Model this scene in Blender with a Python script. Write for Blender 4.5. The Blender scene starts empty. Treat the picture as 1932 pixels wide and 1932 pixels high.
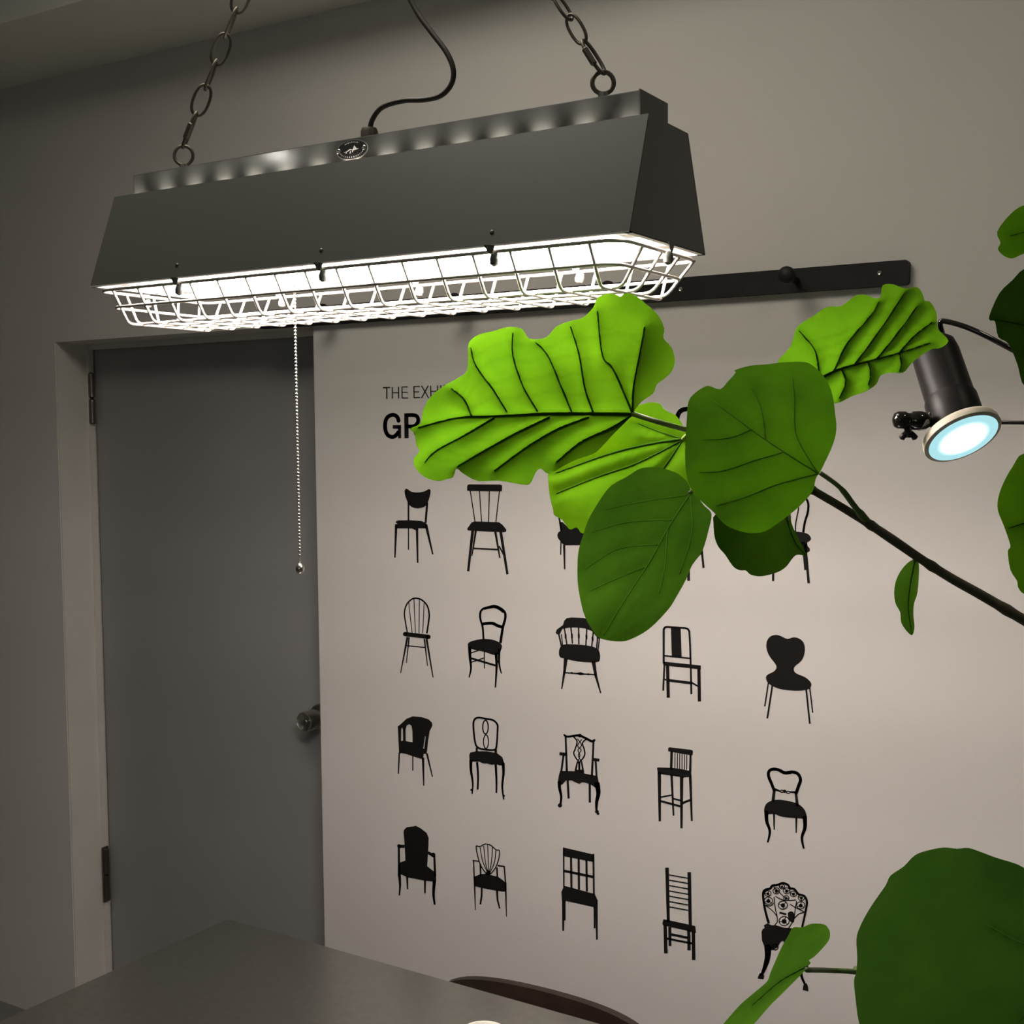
import bpy, bmesh, math, random
from mathutils import Vector, Matrix
from mathutils.geometry import tessellate_polygon, delaunay_2d_cdt
from mathutils import noise as mnoise
random.seed(3)
S = bpy.context.scene
COL = S.collection

# ------------------------------------------------------------------ camera, light, exposure
H = 1.75                                    # camera height
F = 2321.2                                  # focal length in pixels of the 1932 px frame
YAW, PITCH, ROLL = -.548733, -.0643524, .00873776
def cam_axes():
    ca, sa, cb, sb = math.cos(YAW), math.sin(YAW), math.cos(PITCH), math.sin(PITCH)
    f = Vector((sa*cb, ca*cb, sb)); r = Vector((ca, -sa, 0)); d = f.cross(r)
    cc, sc = math.cos(ROLL), math.sin(ROLL)
    return cc*r + sc*d, -sc*r + cc*d, f
CR, CD, CF = cam_axes()
CAM = Vector((0, 0, H))
cd = bpy.data.cameras.new('camera'); cam = bpy.data.objects.new('camera', cd); COL.objects.link(cam)
cd.sensor_width = 36; cd.lens = F/1932*36; cd.clip_start = .02
cam.matrix_world = Matrix(((CR.x, -CD.x, -CF.x, 0), (CR.y, -CD.y, -CF.y, 0), (CR.z, -CD.z, -CF.z, H), (0, 0, 0, 1)))
S.camera = cam
S.view_settings.view_transform = 'Standard'; S.view_settings.look = 'None'
S.view_settings.gamma = 1; S.view_settings.use_curve_mapping = False
S.view_settings.exposure = 0.12
S.cycles.max_bounces = 10; S.cycles.diffuse_bounces = 6; S.cycles.transmission_bounces = 8
S.cycles.sample_clamp_indirect = 6
w = bpy.data.worlds.new('world'); S.world = w; w.use_nodes = True
w.node_tree.nodes['Background'].inputs[0].default_value = (.5, .47, .42, 1)
w.node_tree.nodes['Background'].inputs[1].default_value = .03
def area(name, loc, size, power, color, rot=(0, 0, 0)):
    l = bpy.data.lights.new(name, 'AREA'); l.energy = power; l.color = color; l.shape = 'DISK'; l.size = size
    o = bpy.data.objects.new(name, l); COL.objects.link(o); o.location = loc; o.rotation_euler = rot
    return o
# soft fills added overhead and behind the camera, plus a small ceiling lamp
area('fill_or_ceiling_light', (-1.2, 1.12, 2.98), .9, 12.5, (1, .93, .80))  # overhead fill added to lift the upper wall
area('fill_or_ceiling_light', (.45, 1.2, 2.98), .2, 2.0, (1, .90, .72))
area('fill_or_ceiling_light', (.0, -2.6, 1.9), 1.0, 3.6, (.85, .97, 1.0), (math.radians(103), 0, 0))  # cool front fill added to brighten the lamp shade and soffit
TUBE_STRENGTH = 104.0

# ------------------------------------------------------------------ pixel helpers (points are placed on real planes)
def ray(x, y): return (x-966)/F*CR + (y-966)/F*CD + CF
def on_y(x, y, Y): d = ray(x, y); return CAM + d*(Y/d.y)
def on_z(x, y, z): d = ray(x, y); return CAM + d*((z-H)/d.z)
def at(x, y, dep): return CAM + ray(x, y)*dep
# a small ceiling downlight across the room, seen mirrored in the enamel of the long lamp
_p = on_y(523, 292, 1.0569*1.1); _r = ray(523, 292); _t = (2.97-_p.z)/_r.z
area('fill_or_ceiling_light', (_p.x+_t*_r.x, _p.y-_t*_r.y, 2.97), .09, 2.2, (1, .95, .86))

# ------------------------------------------------------------------ object helpers
def tag(o, label=None, cat=None, group=None, kind=None):
    for k, v in (('label', label), ('category', cat), ('group', group), ('kind', kind)):
        if v: o[k] = v
    return o
def empty(name, loc, label, cat, group=None):
    o = bpy.data.objects.new(name, None); o.empty_display_size = .05; COL.objects.link(o); o.location = loc
    return tag(o, label, cat, group)
def link(name, me, mat, parent=None, smooth=False):
    o = bpy.data.objects.new(name, me); COL.objects.link(o)
    if mat is not None:
        for m in (mat if isinstance(mat, (list, tuple)) else [mat]): me.materials.append(m)
    if parent is not None:
        o.parent = parent
        o.matrix_parent_inverse = Matrix.Identity(4)
        base = parent
        off = Vector((0, 0, 0))
        while base is not None:
            off += base.location; base = base.parent
        me.transform(Matrix.Translation(-off))
    if smooth:
        for p in me.polygons: p.use_smooth = True
    return o
def obj(name, bm, mat, parent=None, smooth=False, auto=None):
    me = bpy.data.meshes.new(name); bm.normal_update(); bm.to_mesh(me); bm.free()
    o = link(name, me, mat, parent, smooth or auto is not None)
    if auto is not None: me.set_sharp_from_angle(angle=math.radians(auto))
    return o
def BM(): return bmesh.new()
def box(bm, a, b, bev=0, rot=None, mi=0):
    a, b = Vector(a), Vector(b); c = (a+b)/2; s = b-a
    m = Matrix.Translation(c) @ (rot.to_4x4() if rot else Matrix.Identity(4)) @ Matrix.Diagonal((abs(s.x), abs(s.y), abs(s.z), 1))
    r = bmesh.ops.create_cube(bm, size=1, matrix=m)
    if bev:
        es = list({e for v in r['verts'] for e in v.link_edges})
        bmesh.ops.bevel(bm, geom=es, offset=bev, segments=2, affect='EDGES', profile=.6)
    return r
def frame_of(t, up=None):
    t = t.normalized()
    u = Vector((0, 0, 1)) if up is None else up
    if abs(t.dot(u)) > .95: u = Vector((1, 0, 0))
    a = t.cross(u).normalized(); b = a.cross(t).normalized()
    return a, b
def tube(bm, pts, r, seg=8, closed=False, cap=True):
    n = len(pts); pts = [Vector(p) for p in pts]
    rad = r if isinstance(r, (list, tuple)) else [r]*n
    rings = []; a = None
    for i in range(n):
        if closed: t = pts[(i+1) % n]-pts[i-1]
        else: t = pts[min(i+1, n-1)]-pts[max(i-1, 0)]
        t.normalize()
        if a is None: a, b = frame_of(t)
        else:
            a = (a-t*a.dot(t)).normalized(); b = a.cross(t)
            b.normalize()
        rings.append([bm.verts.new(pts[i]+rad[i]*(math.cos(k*2*math.pi/seg)*a+math.sin(k*2*math.pi/seg)*b)) for k in range(seg)])
    m = n if closed else n-1
    for i in range(m):
        A, B = rings[i], rings[(i+1) % n]
        for k in range(seg): bm.faces.new((A[k], A[(k+1) % seg], B[(k+1) % seg], B[k]))
    if cap and not closed:
        bm.faces.new(rings[0][::-1]); bm.faces.new(rings[-1])
def smooth_pts(pts, sub=6, closed=False):
    P = [Vector(p) for p in pts]; n = len(P); out = []
    for i in range(n if closed else n-1):
        if closed: a, b, c, d = P[i-1], P[i], P[(i+1) % n], P[(i+2) % n]
        else: a, b, c, d = P[max(i-1, 0)], P[i], P[i+1], P[min(i+2, n-1)]
        for k in range(sub):
            t = k/sub
            out.append(.5*((2*b)+(-a+c)*t+(2*a-5*b+4*c-d)*t*t+(-a+3*b-3*c+d)*t**3))
    if not closed: out.append(P[-1])
    return out
def lathe(bm, prof, origin, axis, seg=32, closed_ends=True):
    """prof: list of (radius, height along axis)"""
    axis = Vector(axis).normalized(); a, b = frame_of(axis); o = Vector(origin); rings = []
    for r, h in prof:
        rings.append([bm.verts.new(o+axis*h+max(r, 1e-5)*(math.cos(k*2*math.pi/seg)*a+math.sin(k*2*math.pi/seg)*b)) for k in range(seg)])
    for A, B in zip(rings, rings[1:]):
        for k in range(seg): bm.faces.new((A[k], A[(k+1) % seg], B[(k+1) % seg], B[k]))
    if closed_ends: bm.faces.new(rings[0][::-1]); bm.faces.new(rings[-1])
    bmesh.ops.recalc_face_normals(bm, faces=bm.faces)
def prism(bm, poly, vec):
    """poly: 3D outline; extruded by vec"""
    vec = Vector(vec); A = [bm.verts.new(Vector(p)) for p in poly]; B = [bm.verts.new(Vector(p)+vec) for p in poly]
    n = len(A)
    for k in range(n): bm.faces.new((A[k], A[(k+1) % n], B[(k+1) % n], B[k]))
    bm.faces.new(A[::-1]); bm.faces.new(B)
    bmesh.ops.recalc_face_normals(bm, faces=bm.faces)

# ------------------------------------------------------------------ materials
def mat(name, color, rough=.5, metal=0, spec=.5, noise=None, bump=None, coat=0):
    m = bpy.data.materials.new(name); m.use_nodes = True; nt = m.node_tree; b = nt.nodes['Principled BSDF']
    b.inputs['Base Color'].default_value = (*color, 1); b.inputs['Roughness'].default_value = rough
    b.inputs['Metallic'].default_value = metal; b.inputs['Specular IOR Level'].default_value = spec
    b.inputs['Coat Weight'].default_value = coat; b.inputs['Coat Roughness'].default_value = .08
    if noise or bump:
        tc = nt.nodes.new('ShaderNodeTexCoord')
    if noise:
        sc, amt = noise
        n = nt.nodes.new('ShaderNodeTexNoise'); n.inputs['Scale'].default_value = sc; n.inputs['Detail'].default_value = 6
        nt.links.new(tc.outputs['Object'], n.inputs['Vector'])
        r = nt.nodes.new('ShaderNodeValToRGB'); r.color_ramp.elements[0].position = .3; r.color_ramp.elements[1].position = .7
        r.color_ramp.elements[0].color = (*[c*(1-amt) for c in color], 1); r.color_ramp.elements[1].color = (*[min(1, c*(1+amt)) for c in color], 1)
        nt.links.new(n.outputs['Fac'], r.inputs['Fac']); nt.links.new(r.outputs['Color'], b.inputs['Base Color'])
    if bump:
        sc, st, dist = bump
        n = nt.nodes.new('ShaderNodeTexNoise'); n.inputs['Scale'].default_value = sc; n.inputs['Detail'].default_value = 4
        nt.links.new(tc.outputs['Object'], n.inputs['Vector'])
        bp = nt.nodes.new('ShaderNodeBump'); bp.inputs['Strength'].default_value = st; bp.inputs['Distance'].default_value = dist
        nt.links.new(n.outputs['Fac'], bp.inputs['Height']); nt.links.new(bp.outputs['Normal'], b.inputs['Normal'])
        if coat: nt.links.new(bp.outputs['Normal'], b.inputs['Coat Normal'])
    return m
def emis(name, color, strength):
    m = bpy.data.materials.new(name); m.use_nodes = True; nt = m.node_tree; nt.nodes.clear()
    e = nt.nodes.new('ShaderNodeEmission'); e.inputs[0].default_value = (*color, 1); e.inputs[1].default_value = strength
    o = nt.nodes.new('ShaderNodeOutputMaterial'); nt.links.new(e.outputs[0], o.inputs[0]); return m
def leaf_mat(name, front, trans, mix=.5, rough=.55, seed=0, spot=None):
    m = bpy.data.materials.new(name); m.use_nodes = True; nt = m.node_tree; b = nt.nodes['Principled BSDF']; L = nt.links
    b.inputs['Roughness'].default_value = rough; b.inputs['Specular IOR Level'].default_value = 0
    tr = nt.nodes.new('ShaderNodeBsdfTranslucent'); mx = nt.nodes.new('ShaderNodeMixShader'); mx.inputs[0].default_value = mix
    tc = nt.nodes.new('ShaderNodeTexCoord')
    n = nt.nodes.new('ShaderNodeTexNoise'); n.inputs['Scale'].default_value = 26; n.inputs['Detail'].default_value = 5
    n2 = nt.nodes.new('ShaderNodeTexNoise'); n2.inputs['Scale'].default_value = 7; n2.inputs['Detail'].default_value = 2
    ad = nt.nodes.new('ShaderNodeMath'); ad.operation = 'MULTIPLY_ADD'; ad.inputs[1].default_value = .5
    L.new(tc.outputs['Object'], n.inputs['Vector']); L.new(tc.outputs['Object'], n2.inputs['Vector'])
    hf = nt.nodes.new('ShaderNodeMath'); hf.operation = 'MULTIPLY'; hf.inputs[1].default_value = .5
    L.new(n2.outputs['Fac'], hf.inputs[0]); L.new(n.outputs['Fac'], ad.inputs[0]); L.new(hf.outputs[0], ad.inputs[2])
    for col, sock in ((front, b.inputs['Base Color']), (trans, tr.inputs['Color'])):
        r = nt.nodes.new('ShaderNodeValToRGB'); r.color_ramp.elements[0].position = .36; r.color_ramp.elements[1].position = .64
        r.color_ramp.elements[0].color = (*[c*.82 for c in col], 1)
        r.color_ramp.elements[1].color = (min(1, col[0]*1.25), min(1, col[1]*1.12), col[2], 1)
        at_ = nt.nodes.new('ShaderNodeAttribute'); at_.attribute_name = 'vein'
        mm = nt.nodes.new('ShaderNodeMix'); mm.data_type = 'RGBA'; mm.blend_type = 'MULTIPLY'; mm.inputs['B'].default_value = (.52, .58, .4, 1)
        L.new(ad.outputs[0], r.inputs['Fac']); L.new(at_.outputs['Fac'], mm.inputs['Factor']); L.new(r.outputs['Color'], mm.inputs['A']); L.new(mm.outputs['Result'], sock)
    bp = nt.nodes.new('ShaderNodeBump'); bp.inputs['Strength'].default_value = .25; bp.inputs['Distance'].default_value = .002
    n3 = nt.nodes.new('ShaderNodeTexVoronoi'); n3.inputs['Scale'].default_value = 110; n3.feature = 'SMOOTH_F1'
    L.new(tc.outputs['Object'], n3.inputs['Vector']); L.new(n3.outputs['Distance'], bp.inputs['Height']); L.new(bp.outputs['Normal'], b.inputs['Normal'])
    o = nt.nodes['Material Output']
    L.new(b.outputs[0], mx.inputs[1]); L.new(tr.outputs[0], mx.inputs[2]); L.new(mx.outputs[0], o.inputs[0]); return m

M_wall = mat('wall_paint', (.72, .69, .655), .85, noise=(1.3, .03), bump=(260, .12, .002), spec=.2)
M_ceil = mat('ceiling_paint', (.82, .81, .74), .9, bump=(200, .1, .002), spec=.2)
M_floor = mat('floor_concrete', (.17, .175, .16), .6, noise=(3, .18), bump=(30, .2, .003))
M_door = mat('door_paint', (.31, .31, .305), .5, noise=(2, .05), bump=(400, .06, .001))
M_jamb = mat('jamb_paint', (.68, .65, .6), .6, noise=(6, .05))
M_steel = mat('brushed_steel', (.6, .57, .52), .3, metal=1)
M_bronze = mat('dark_hinge_metal', (.2, .18, .16), .35, metal=1)
M_dark = mat('black_print', (.006, .0055, .005), .75, spec=.2)
M_rail = mat('black_rail_paint', (.008, .008, .008), .55, noise=(20, .3), spec=.3)
M_lamp = mat('grey_green_enamel', (.072, .077, .066), .48, coat=.25)
M_box = mat('grey_green_gloss_enamel', (.10, .106, .094), .40, coat=.8, bump=(230, .12, .0001))
M_wall2 = mat('grey_wall_paint', (.15, .155, .15), .85, noise=(1.3, .03), spec=.2)
M_white_in = mat('white_reflector', (.86, .85, .83), .5)
M_wire = mat('galvanised_wire', (.62, .58, .52), .4, metal=.5)
M_chain = mat('chain_metal', (.13, .115, .09), .45, metal=.7)
M_cable = mat('cable_sheath', (.022, .016, .011), .5)
M_tube = emis('fluorescent_tube', (1, .875, .82), TUBE_STRENGTH)
M_nickel = mat('nickel', (.75, .7, .62), .2, metal=1)
M_table = mat('table_laminate', (.34, .335, .305), .27, metal=.9, noise=(60, .06), spec=.5, bump=(500, .05, .0006))
M_tableleg = mat('table_leg', (.05, .05, .05), .4)
M_wood = mat('dark_brown_wood', (.03, .018, .012), .5, noise=(14, .3))
M_cup = mat('white_ceramic', (.85, .83, .74), .25)
M_black = mat('black_plastic', (.012, .011, .011), .42, spec=.18)
M_blackgl = mat('black_glossy', (.008, .007, .006), .08, spec=.7)
M_rim = mat('cream_bulb_rim', (.62, .57, .46), .5)
M_badge = mat('badge_black', (.012, .012, .011), .35)
M_badgerim = mat('badge_rim', (.4, .4, .37), .35, metal=.6)
M_badgeline = mat('badge_print', (.42, .42, .40), .5)
M_bark = mat('branch_bark', (.062, .05, .025), .7, noise=(40, .35), bump=(90, .5, .002))
M_petiole = mat('green_petiole', (.11, .17, .03), .5, noise=(30, .2))
M_pot = mat('terracotta', (.32, .14, .08), .8, noise=(10, .1))
M_soil = mat('soil', (.03, .02, .014), .95, bump=(60, 1, .01))

# ------------------------------------------------------------------ room shell
YW = 2.34; ZS = 2.757; ZC = 3.0
XL, XR, YB = -5.2, 1.9, -3.2
OX0, OX1, OZ = -2.957, -1.995, 2.019            # door opening in the wall
def struct(name, bm, m, parent=None, **k):
    o = obj(name, bm, m, parent, **k); o['kind'] = 'structure'; return o
bm = BM()
T = .30
box(bm, (XL, YW, 0), (OX0, YW+T, ZS)); box(bm, (OX1, YW, 0), (XR, YW+T, ZS)); box(bm, (OX0, YW, OZ), (OX1, YW+T, ZS))
struct('wall_front', bm, M_wall)
bm = BM(); box(bm, (XL-.1, YB, 0), (XL, YW+T, ZC)); struct('wall_left', bm, M_wall2)
bm = BM(); box(bm, (XR, YB, 0), (XR+.1, YW+T, ZC)); struct('wall_right', bm, M_wall2)
bm = BM(); box(bm, (XL-.1, YB-.1, 0), (XR+.1, YB, ZC)); struct('wall_back', bm, M_wall2)
bm = BM(); box(bm, (XL-.1, YB-.1, -.1), (XR+.1, YW+T, 0)); struct('floor', bm, M_floor)
bm = BM(); box(bm, (XL-.1, YB-.1, ZC), (XR+.1, YW+T, ZC+.1)); struct('ceiling', bm, M_ceil)
e0 = on_z(0, 45, ZS)
bm = BM(); box(bm, (XL, e0.y, ZS), (XR, YW+T, ZC-.001)); struct('trim_1', bm, M_ceil)
# door frame (jamb lining and stop) and door
YD = 2.468
bm = BM()
box(bm, (OX0, YW+.002, 0), (OX0+.004, YD-.004, OZ)); box(bm, (OX0, YD-.022, 0), (OX0+.012, YD-.004, OZ-.004))
box(bm, (OX0+.004, YD-.02, OZ-.016), (OX1, YD-.004, OZ-.0005)); box(bm, (OX1-.004, YW+.002, 0), (OX1, YD-.004, OZ-.016))
struct('trim_2', bm, M_jamb)
d1 = bpy.data.objects.new('door_1', None); COL.objects.link(d1); d1.location = (OX0, YD, 0); d1['kind'] = 'structure'
tag(d1, 'flat grey door recessed in the wall opening left of the chair pictures')
bm = BM(); box(bm, (OX0+.014, YD, .008), (OX1-.006, YD+.04, OZ-.012), .002); obj('door_panel', bm, M_door, d1)
def hinge(px, y0, y1, plate):
    yy = YD-.016
    a = on_y(px, y0, yy); b = on_y(px+3, y1, yy); x = OX0+.016; r = .0095
    h = a.z-b.z
    bm = BM(); n = 2
    for k in range(n):
        z0 = b.z+k*h/n+.001; z1 = b.z+(k+1)*h/n-.001
        lathe(bm, [(r*.6, 0), (r, .003), (r, z1-z0-.003), (r*.6, z1-z0)], (x, yy, z0), (0, 0, 1), 16)
    box(bm, (x-.012, yy+.002, b.z+.008), (x, yy+.006, a.z-.008))
    o = obj('hinge', bm, M_bronze, d1, auto=40)
    if plate:
        bm = BM(); box(bm, (OX0+.0125, YD-.03, b.z-.002), (OX0+.018, YD-.006, a.z+.004), .003); obj('hinge_leaf', bm, M_bronze, o)
hinge(163, 703, 801, False); hinge(190, 1597, 1697, True)
# knob
kp = on_y(604, 1352, YD)
kc = Vector((kp.x+.004, YD, kp.z))
bm = BM(); lathe(bm, [(.036, 0), (.036, .004), (.033, .008), (.018, .010), (.016, .012)], kc, (0, -1, 0), 40)
kn = obj('knob_rose', bm, M_steel, d1, auto=40)
bm = BM(); lathe(bm, [(.012, .01), (.0125, .02), (.024, .024), (.0262, .03), (.0262, .066), (.025, .07), (.024, .0705), (.0175, .066), (.004, .064), (.004, .0655), (.0005, .0655)], kc, (0, -1, 0), 40)
obj('door_knob', bm, M_steel, d1, auto=30)

# ------------------------------------------------------------------ coat peg rail on the wall
RX1 = on_y(1714, 515, YW-.016).x; PEG = []
rt = on_y(1600, 498.5, YW-.016).z; rb = on_y(1600, 544.5, YW-.016).z
pegs_x = []
pk = on_y(1485, 518, YW-.07).x
RX0 = -2.77*.78
rail = empty('coat_peg_rail', ((RX0+RX1)/2, YW-.009, (rt+rb)/2), 'long black wooden coat peg rail on the wall behind the lamp', 'coat rack')
bm = BM()
cr = .007; pl = []
for (cx, cz, a0) in ((RX1-cr, rt-cr, 0), (RX0+cr, rt-cr, 90), (RX0+cr, rb+cr, 180), (RX1-cr, rb+cr, 270)):
    for k in range(5):
        a = math.radians(a0+k*22.5); pl.append((cx+cr*math.cos(a), YW-.0006, cz+cr*math.sin(a)))
prism(bm, pl, (0, -.0155, 0)); obj('board', bm, M_rail, rail)
for i in range(5):
    x = pk-i*.483*.78
    if x < RX0: break
    z = (rt+rb)/2+.003
    bm = BM()
    lathe(bm, [(.0065, .0), (.006, .03), (.008, .046), (.0145, .05), (.0165, .056), (.016, .062), (.011, .066), (.001, .0675)], (x, YW-.0155, z-.003), (0, -1, .07), 24)
    obj('peg', bm, M_rail, rail, auto=50)
for px, py in ((1659, 515), (1284, 546)):
    p = on_y(px, py, YW-.0162); bm = BM()
    lathe(bm, [(.0042, 0), (.0042, .001), (.003, .0018), (.0012, .0012)], p, (0, -1, 0), 16); obj('screw', bm, M_steel, rail)

# ------------------------------------------------------------------ flat prints on the wall
YP = YW-.0008
class Print:
    def __init__(s, ox, oy, k): s.o = (ox, oy, k); s.v = []; s.f = []
    def P(s, p): return on_y(s.o[0]+p[0]*s.o[2], s.o[1]+p[1]*s.o[2], YP)
    def poly(s, pts, *holes, sm=False):
        loops = [[s.P(p) for p in L] for L in (pts, *holes)]
        flat = [p for L in loops for p in L]; n = len(s.v); s.v += flat
        for t in tessellate_polygon([[Vector((p.x, p.z, 0)) for p in L] for L in loops]):
            a, b, c = [flat[i] for i in t]
            cr_ = (b.x-a.x)*(c.z-a.z)-(b.z-a.z)*(c.x-a.x)
            if abs(cr_) < 1e-12: continue
            s.f.append(tuple(n+i for i in (t if cr_ > 0 else t[::-1])))
    def spoly(s, pts, sub=4):
        q = smooth_pts([Vector((a, b, 0)) for a, b in pts], sub, True); s.poly([(v.x, v.y) for v in q])
    def line(s, pts, w0, w1=None, closed=False, curve=False, sub=5):
        w1 = w0 if w1 is None else w1
        if curve:
            q = smooth_pts([Vector((a, b, 0)) for a, b in pts], sub, closed); pts = [(v.x, v.y) for v in q]
        if closed: pts = list(pts)+[pts[0]]
        n = len(pts)
        for i in range(n-1):
            a, b = Vector(pts[i]), Vector(pts[i+1]); d = b-a
            if d.length < 1e-6: continue
            wa = w0+(w1-w0)*i/(n-1); wb = w0+(w1-w0)*(i+1)/(n-1)
            nn = Vector((-d.y, d.x)).normalized()
            q = [a+nn*wa/2, b+nn*wb/2, b-nn*wb/2, a-nn*wa/2]
            s._quad(q)
        for i, p in enumerate(pts):
            ww = w0+(w1-w0)*i/max(1, n-1)
            if 0 < i < n-1 or closed: s.dot(p, ww, 8 if n > 8 else 12)
        return s
    def _quad(s, q):
        n = len(s.v); P = [s.P(p) for p in q]; s.v += P
        a, b, c = P[:3]; cr_ = (b.x-a.x)*(c.z-a.z)-(b.z-a.z)*(c.x-a.x)
        s.f.append((n, n+1, n+2, n+3) if cr_ > 0 else (n+3, n+2, n+1, n))
    def dot(s, p, w, k=16):
        n = len(s.v)
        s.v += [s.P((p[0]+w/2*math.cos(j*2*math.pi/k), p[1]+w/2*math.sin(j*2*math.pi/k))) for j in range(k)]
        s.f.append(tuple(n+j for j in range(k))[::-1])
    def ring(s, p, rx, ry, w):
        s.line([(p[0]+rx*math.cos(j*2*math.pi/20), p[1]+ry*math.sin(j*2*math.pi/20)) for j in range(20)], w, closed=True)
    def build(s, name, parent=None):
        me = bpy.data.meshes.new(name); me.from_pydata([tuple(v) for v in s.v], [], s.f); me.update()
        if parent is None:
            c = sum((Vector(v) for v in s.v), Vector())/len(s.v); me.transform(Matrix.Translation(-c))
            o = link(name, me, M_dark); o.location = c
        else: o = link(name, me, M_dark, parent)
        return o
ZA = (700, 890, 440/1932); ZB = (700, 1320, 460/1932); ZCc = (1140, 1140, 460/1932); ZD = (1160, 1560, 440/1932)
ZE = (1020, 960, 160/1932); ZF = (1240, 920, 320/1932); ZT = (700, 700, 180/1932)
CHG = 'black chair silhouettes printed on the white wall'
def chair(p, label): tag(p.build('chair_silhouette'), label, 'wall decal', CHG)

p = Print(*ZA)
p.spoly([(278,165),(285,145),(300,143),(335,165),(385,172),(440,163),(475,145),(490,148),(494,165),(488,200),(470,255),(445,288),(392,303),(345,295),(310,265),(285,205)])
p.line([(310,250),(310,405)],14); p.line([(465,258),(452,425)],18)
p.poly([(205,412),(225,403),(320,401),(420,408),(445,420),(464,435),(462,470),(392,470),(392,490),(375,488),(340,470),(215,470),(198,470),(198,435),(222,432),(205,422)])
p.line([(208,450),(198,712)],22,12); p.line([(310,470),(310,647)],10); p.line([(381,480),(386,755)],20,14); p.line([(455,440),(512,685)],24,12)
chair(p, 'black chair silhouette with a cat-eared solid backrest, first in the top row')
p = Print(*ZA)
p.poly([(796,118),(805,106),(820,104),(1068,106),(1082,110),(1087,122),(1084,160),(1076,163),(803,160),(796,154)])
for a,b in ((822,862),(898,916),(980,974),(1064,1034)): p.line([(a,158),(b,418)],9)
p.poly([(797,470),(835,418),(860,411),(1060,418),(1090,440),(1122,480),(1118,498),(1100,502),(810,488),(798,482)])
p.line([(842,488),(805,825)],24,20); p.line([(1074,496),(1130,850)],24,20); p.line([(868,490),(836,697)],18,9); p.line([(1030,498),(1067,715)],20,12)
p.line([(850,635),(1050,645)],14); p.line([(1060,615),(1100,690)],12)
chair(p, 'black chair silhouette with straight top rail and four thin back spindles')
p = Print(*ZE)
p.line([(395,60),(430,250),(470,500)],36,44,curve=True); p.line([(1000,80),(1010,560)],40)
p.poly([(430,300),(500,300),(600,400),(690,460),(800,400),(940,530),(1060,600),(1090,700),(1000,826),(550,836),(500,800),(450,740),(395,670),(378,600),(400,540),(455,500)])
p.line([(465,740),(455,1050)],30); p.line([(536,820),(548,1380)],54,34); p.line([(980,820),(985,1300)],50,34)
p.line([(380,60),(700,10),(1010,70)],70,70,curve=True)
chair(p, 'black chair silhouette with swooping seat, half hidden by the drooping bright leaf')
p = Print(*ZF)
p.line([(500,640),(527,915)],26,24); p.line([(505,745),(370,855)],18); p.line([(353,740),(357,1062)],34,30); p.line([(60,730),(40,1010)],28)
p.poly([(60,560),(480,590),(508,660),(370,752),(40,735),(20,680)]); p.line([(470,600),(455,170)],20); p.line([(100,580),(110,150)],20); p.line([(100,170),(460,185)],60)
chair(p, 'black chair silhouette mostly behind the dark hanging leaf, two legs showing')
p = Print(*ZF)
p.line([(1663,510),(1680,400),(1712,290),(1722,210),(1712,155),(1680,112),(1600,75),(1500,80),(1430,150),(1430,300),(1470,520)],26,24,curve=True)
p.line([(1573,510),(1578,400),(1608,235),(1590,160),(1530,150),(1510,230),(1530,500)],14,12,curve=True)
p.spoly([(1400,505),(1570,500),(1700,520),(1745,560),(1748,595),(1710,622),(1640,640),(1450,610),(1370,560)])
p.poly([(1600,620),(1708,625),(1712,665),(1735,690),(1738,715),(1718,738),(1665,745),(1640,690)])
p.line([(1685,640),(1725,1090)],30,28); p.line([(1668,740),(1688,940)],26); p.line([(1322,600),(1320,1066)],26); p.line([(1400,590),(1320,640)],30)
chair(p, 'black bentwood chair silhouette behind the dark curled leaf, last in the top row')
p = Print(*ZA)
p.line([(300,1330),(284,1240),(277,1165),(295,1100),(335,1058),(372,1048),(420,1062),(465,1110),(482,1180),(476,1250),(462,1340)],11,14,curve=True)
for a,b,c in ((312,1080,340),(355,1055,368),(400,1055,398),(440,1090,428)): p.line([(a,b),(c,1338)],7)
p.line([(282,1345),(475,1368)],36); p.dot((282,1345),36); p.dot((475,1368),38)
p.line([(302,1370),(245,1668)],18,8); p.line([(316,1372),(293,1585)],12,7); p.line([(442,1385),(468,1610)],14,7); p.line([(460,1385),(514,1705)],18,9); p.line([(290,1441),(455,1457)],10)
chair(p, 'black hoop-back chair silhouette with fine spindles, below the cat-eared chair')
p = Print(*ZA)
p.line([(932,1395),(925,1290),(906,1220),(906,1165),(930,1135),(975,1122),(1022,1112),(1070,1130),(1108,1165),(1112,1215),(1092,1290),(1072,1420)],16,22,curve=True)
p.line([(935,1135),(975,1124),(1022,1118),(1062,1132),(1100,1160)],22,28,curve=True)
p.line([(920,1262),(965,1256),(1010,1256),(1050,1276),(1092,1288)],24,26,curve=True)
p.spoly([(803,1425),(840,1402),(930,1385),(1020,1395),(1075,1425),(1082,1465),(1040,1520),(930,1490),(820,1465)])
p.line([(817,1450),(820,1540),(828,1630),(812,1705)],28,10,curve=True); p.line([(1036,1500),(1040,1620),(1030,1788)],26,12,curve=True)
p.line([(1062,1470),(1062,1590),(1080,1672)],22,10,curve=True); p.line([(938,1485),(939,1630)],9)
p.line([(828,1545),(1040,1608)],17); p.line([(828,1580),(935,1543)],10); p.line([(828,1502),(890,1480)],10); p.line([(1040,1560),(1065,1590)],10)
chair(p, 'black salon chair silhouette with waved crest and one back rail, second row')
p = Print(*ZA)
p.poly([(1530,1335),(1538,1308),(1590,1270),(1600,1235),(1620,1213),(1660,1207),(1760,1211),(1800,1222),(1830,1280),(1880,1325),(1902,1360),(1895,1392),(1870,1370),(1830,1320),(1770,1298),(1700,1290),(1640,1291),(1585,1303),(1565,1345),(1540,1348)])
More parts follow.
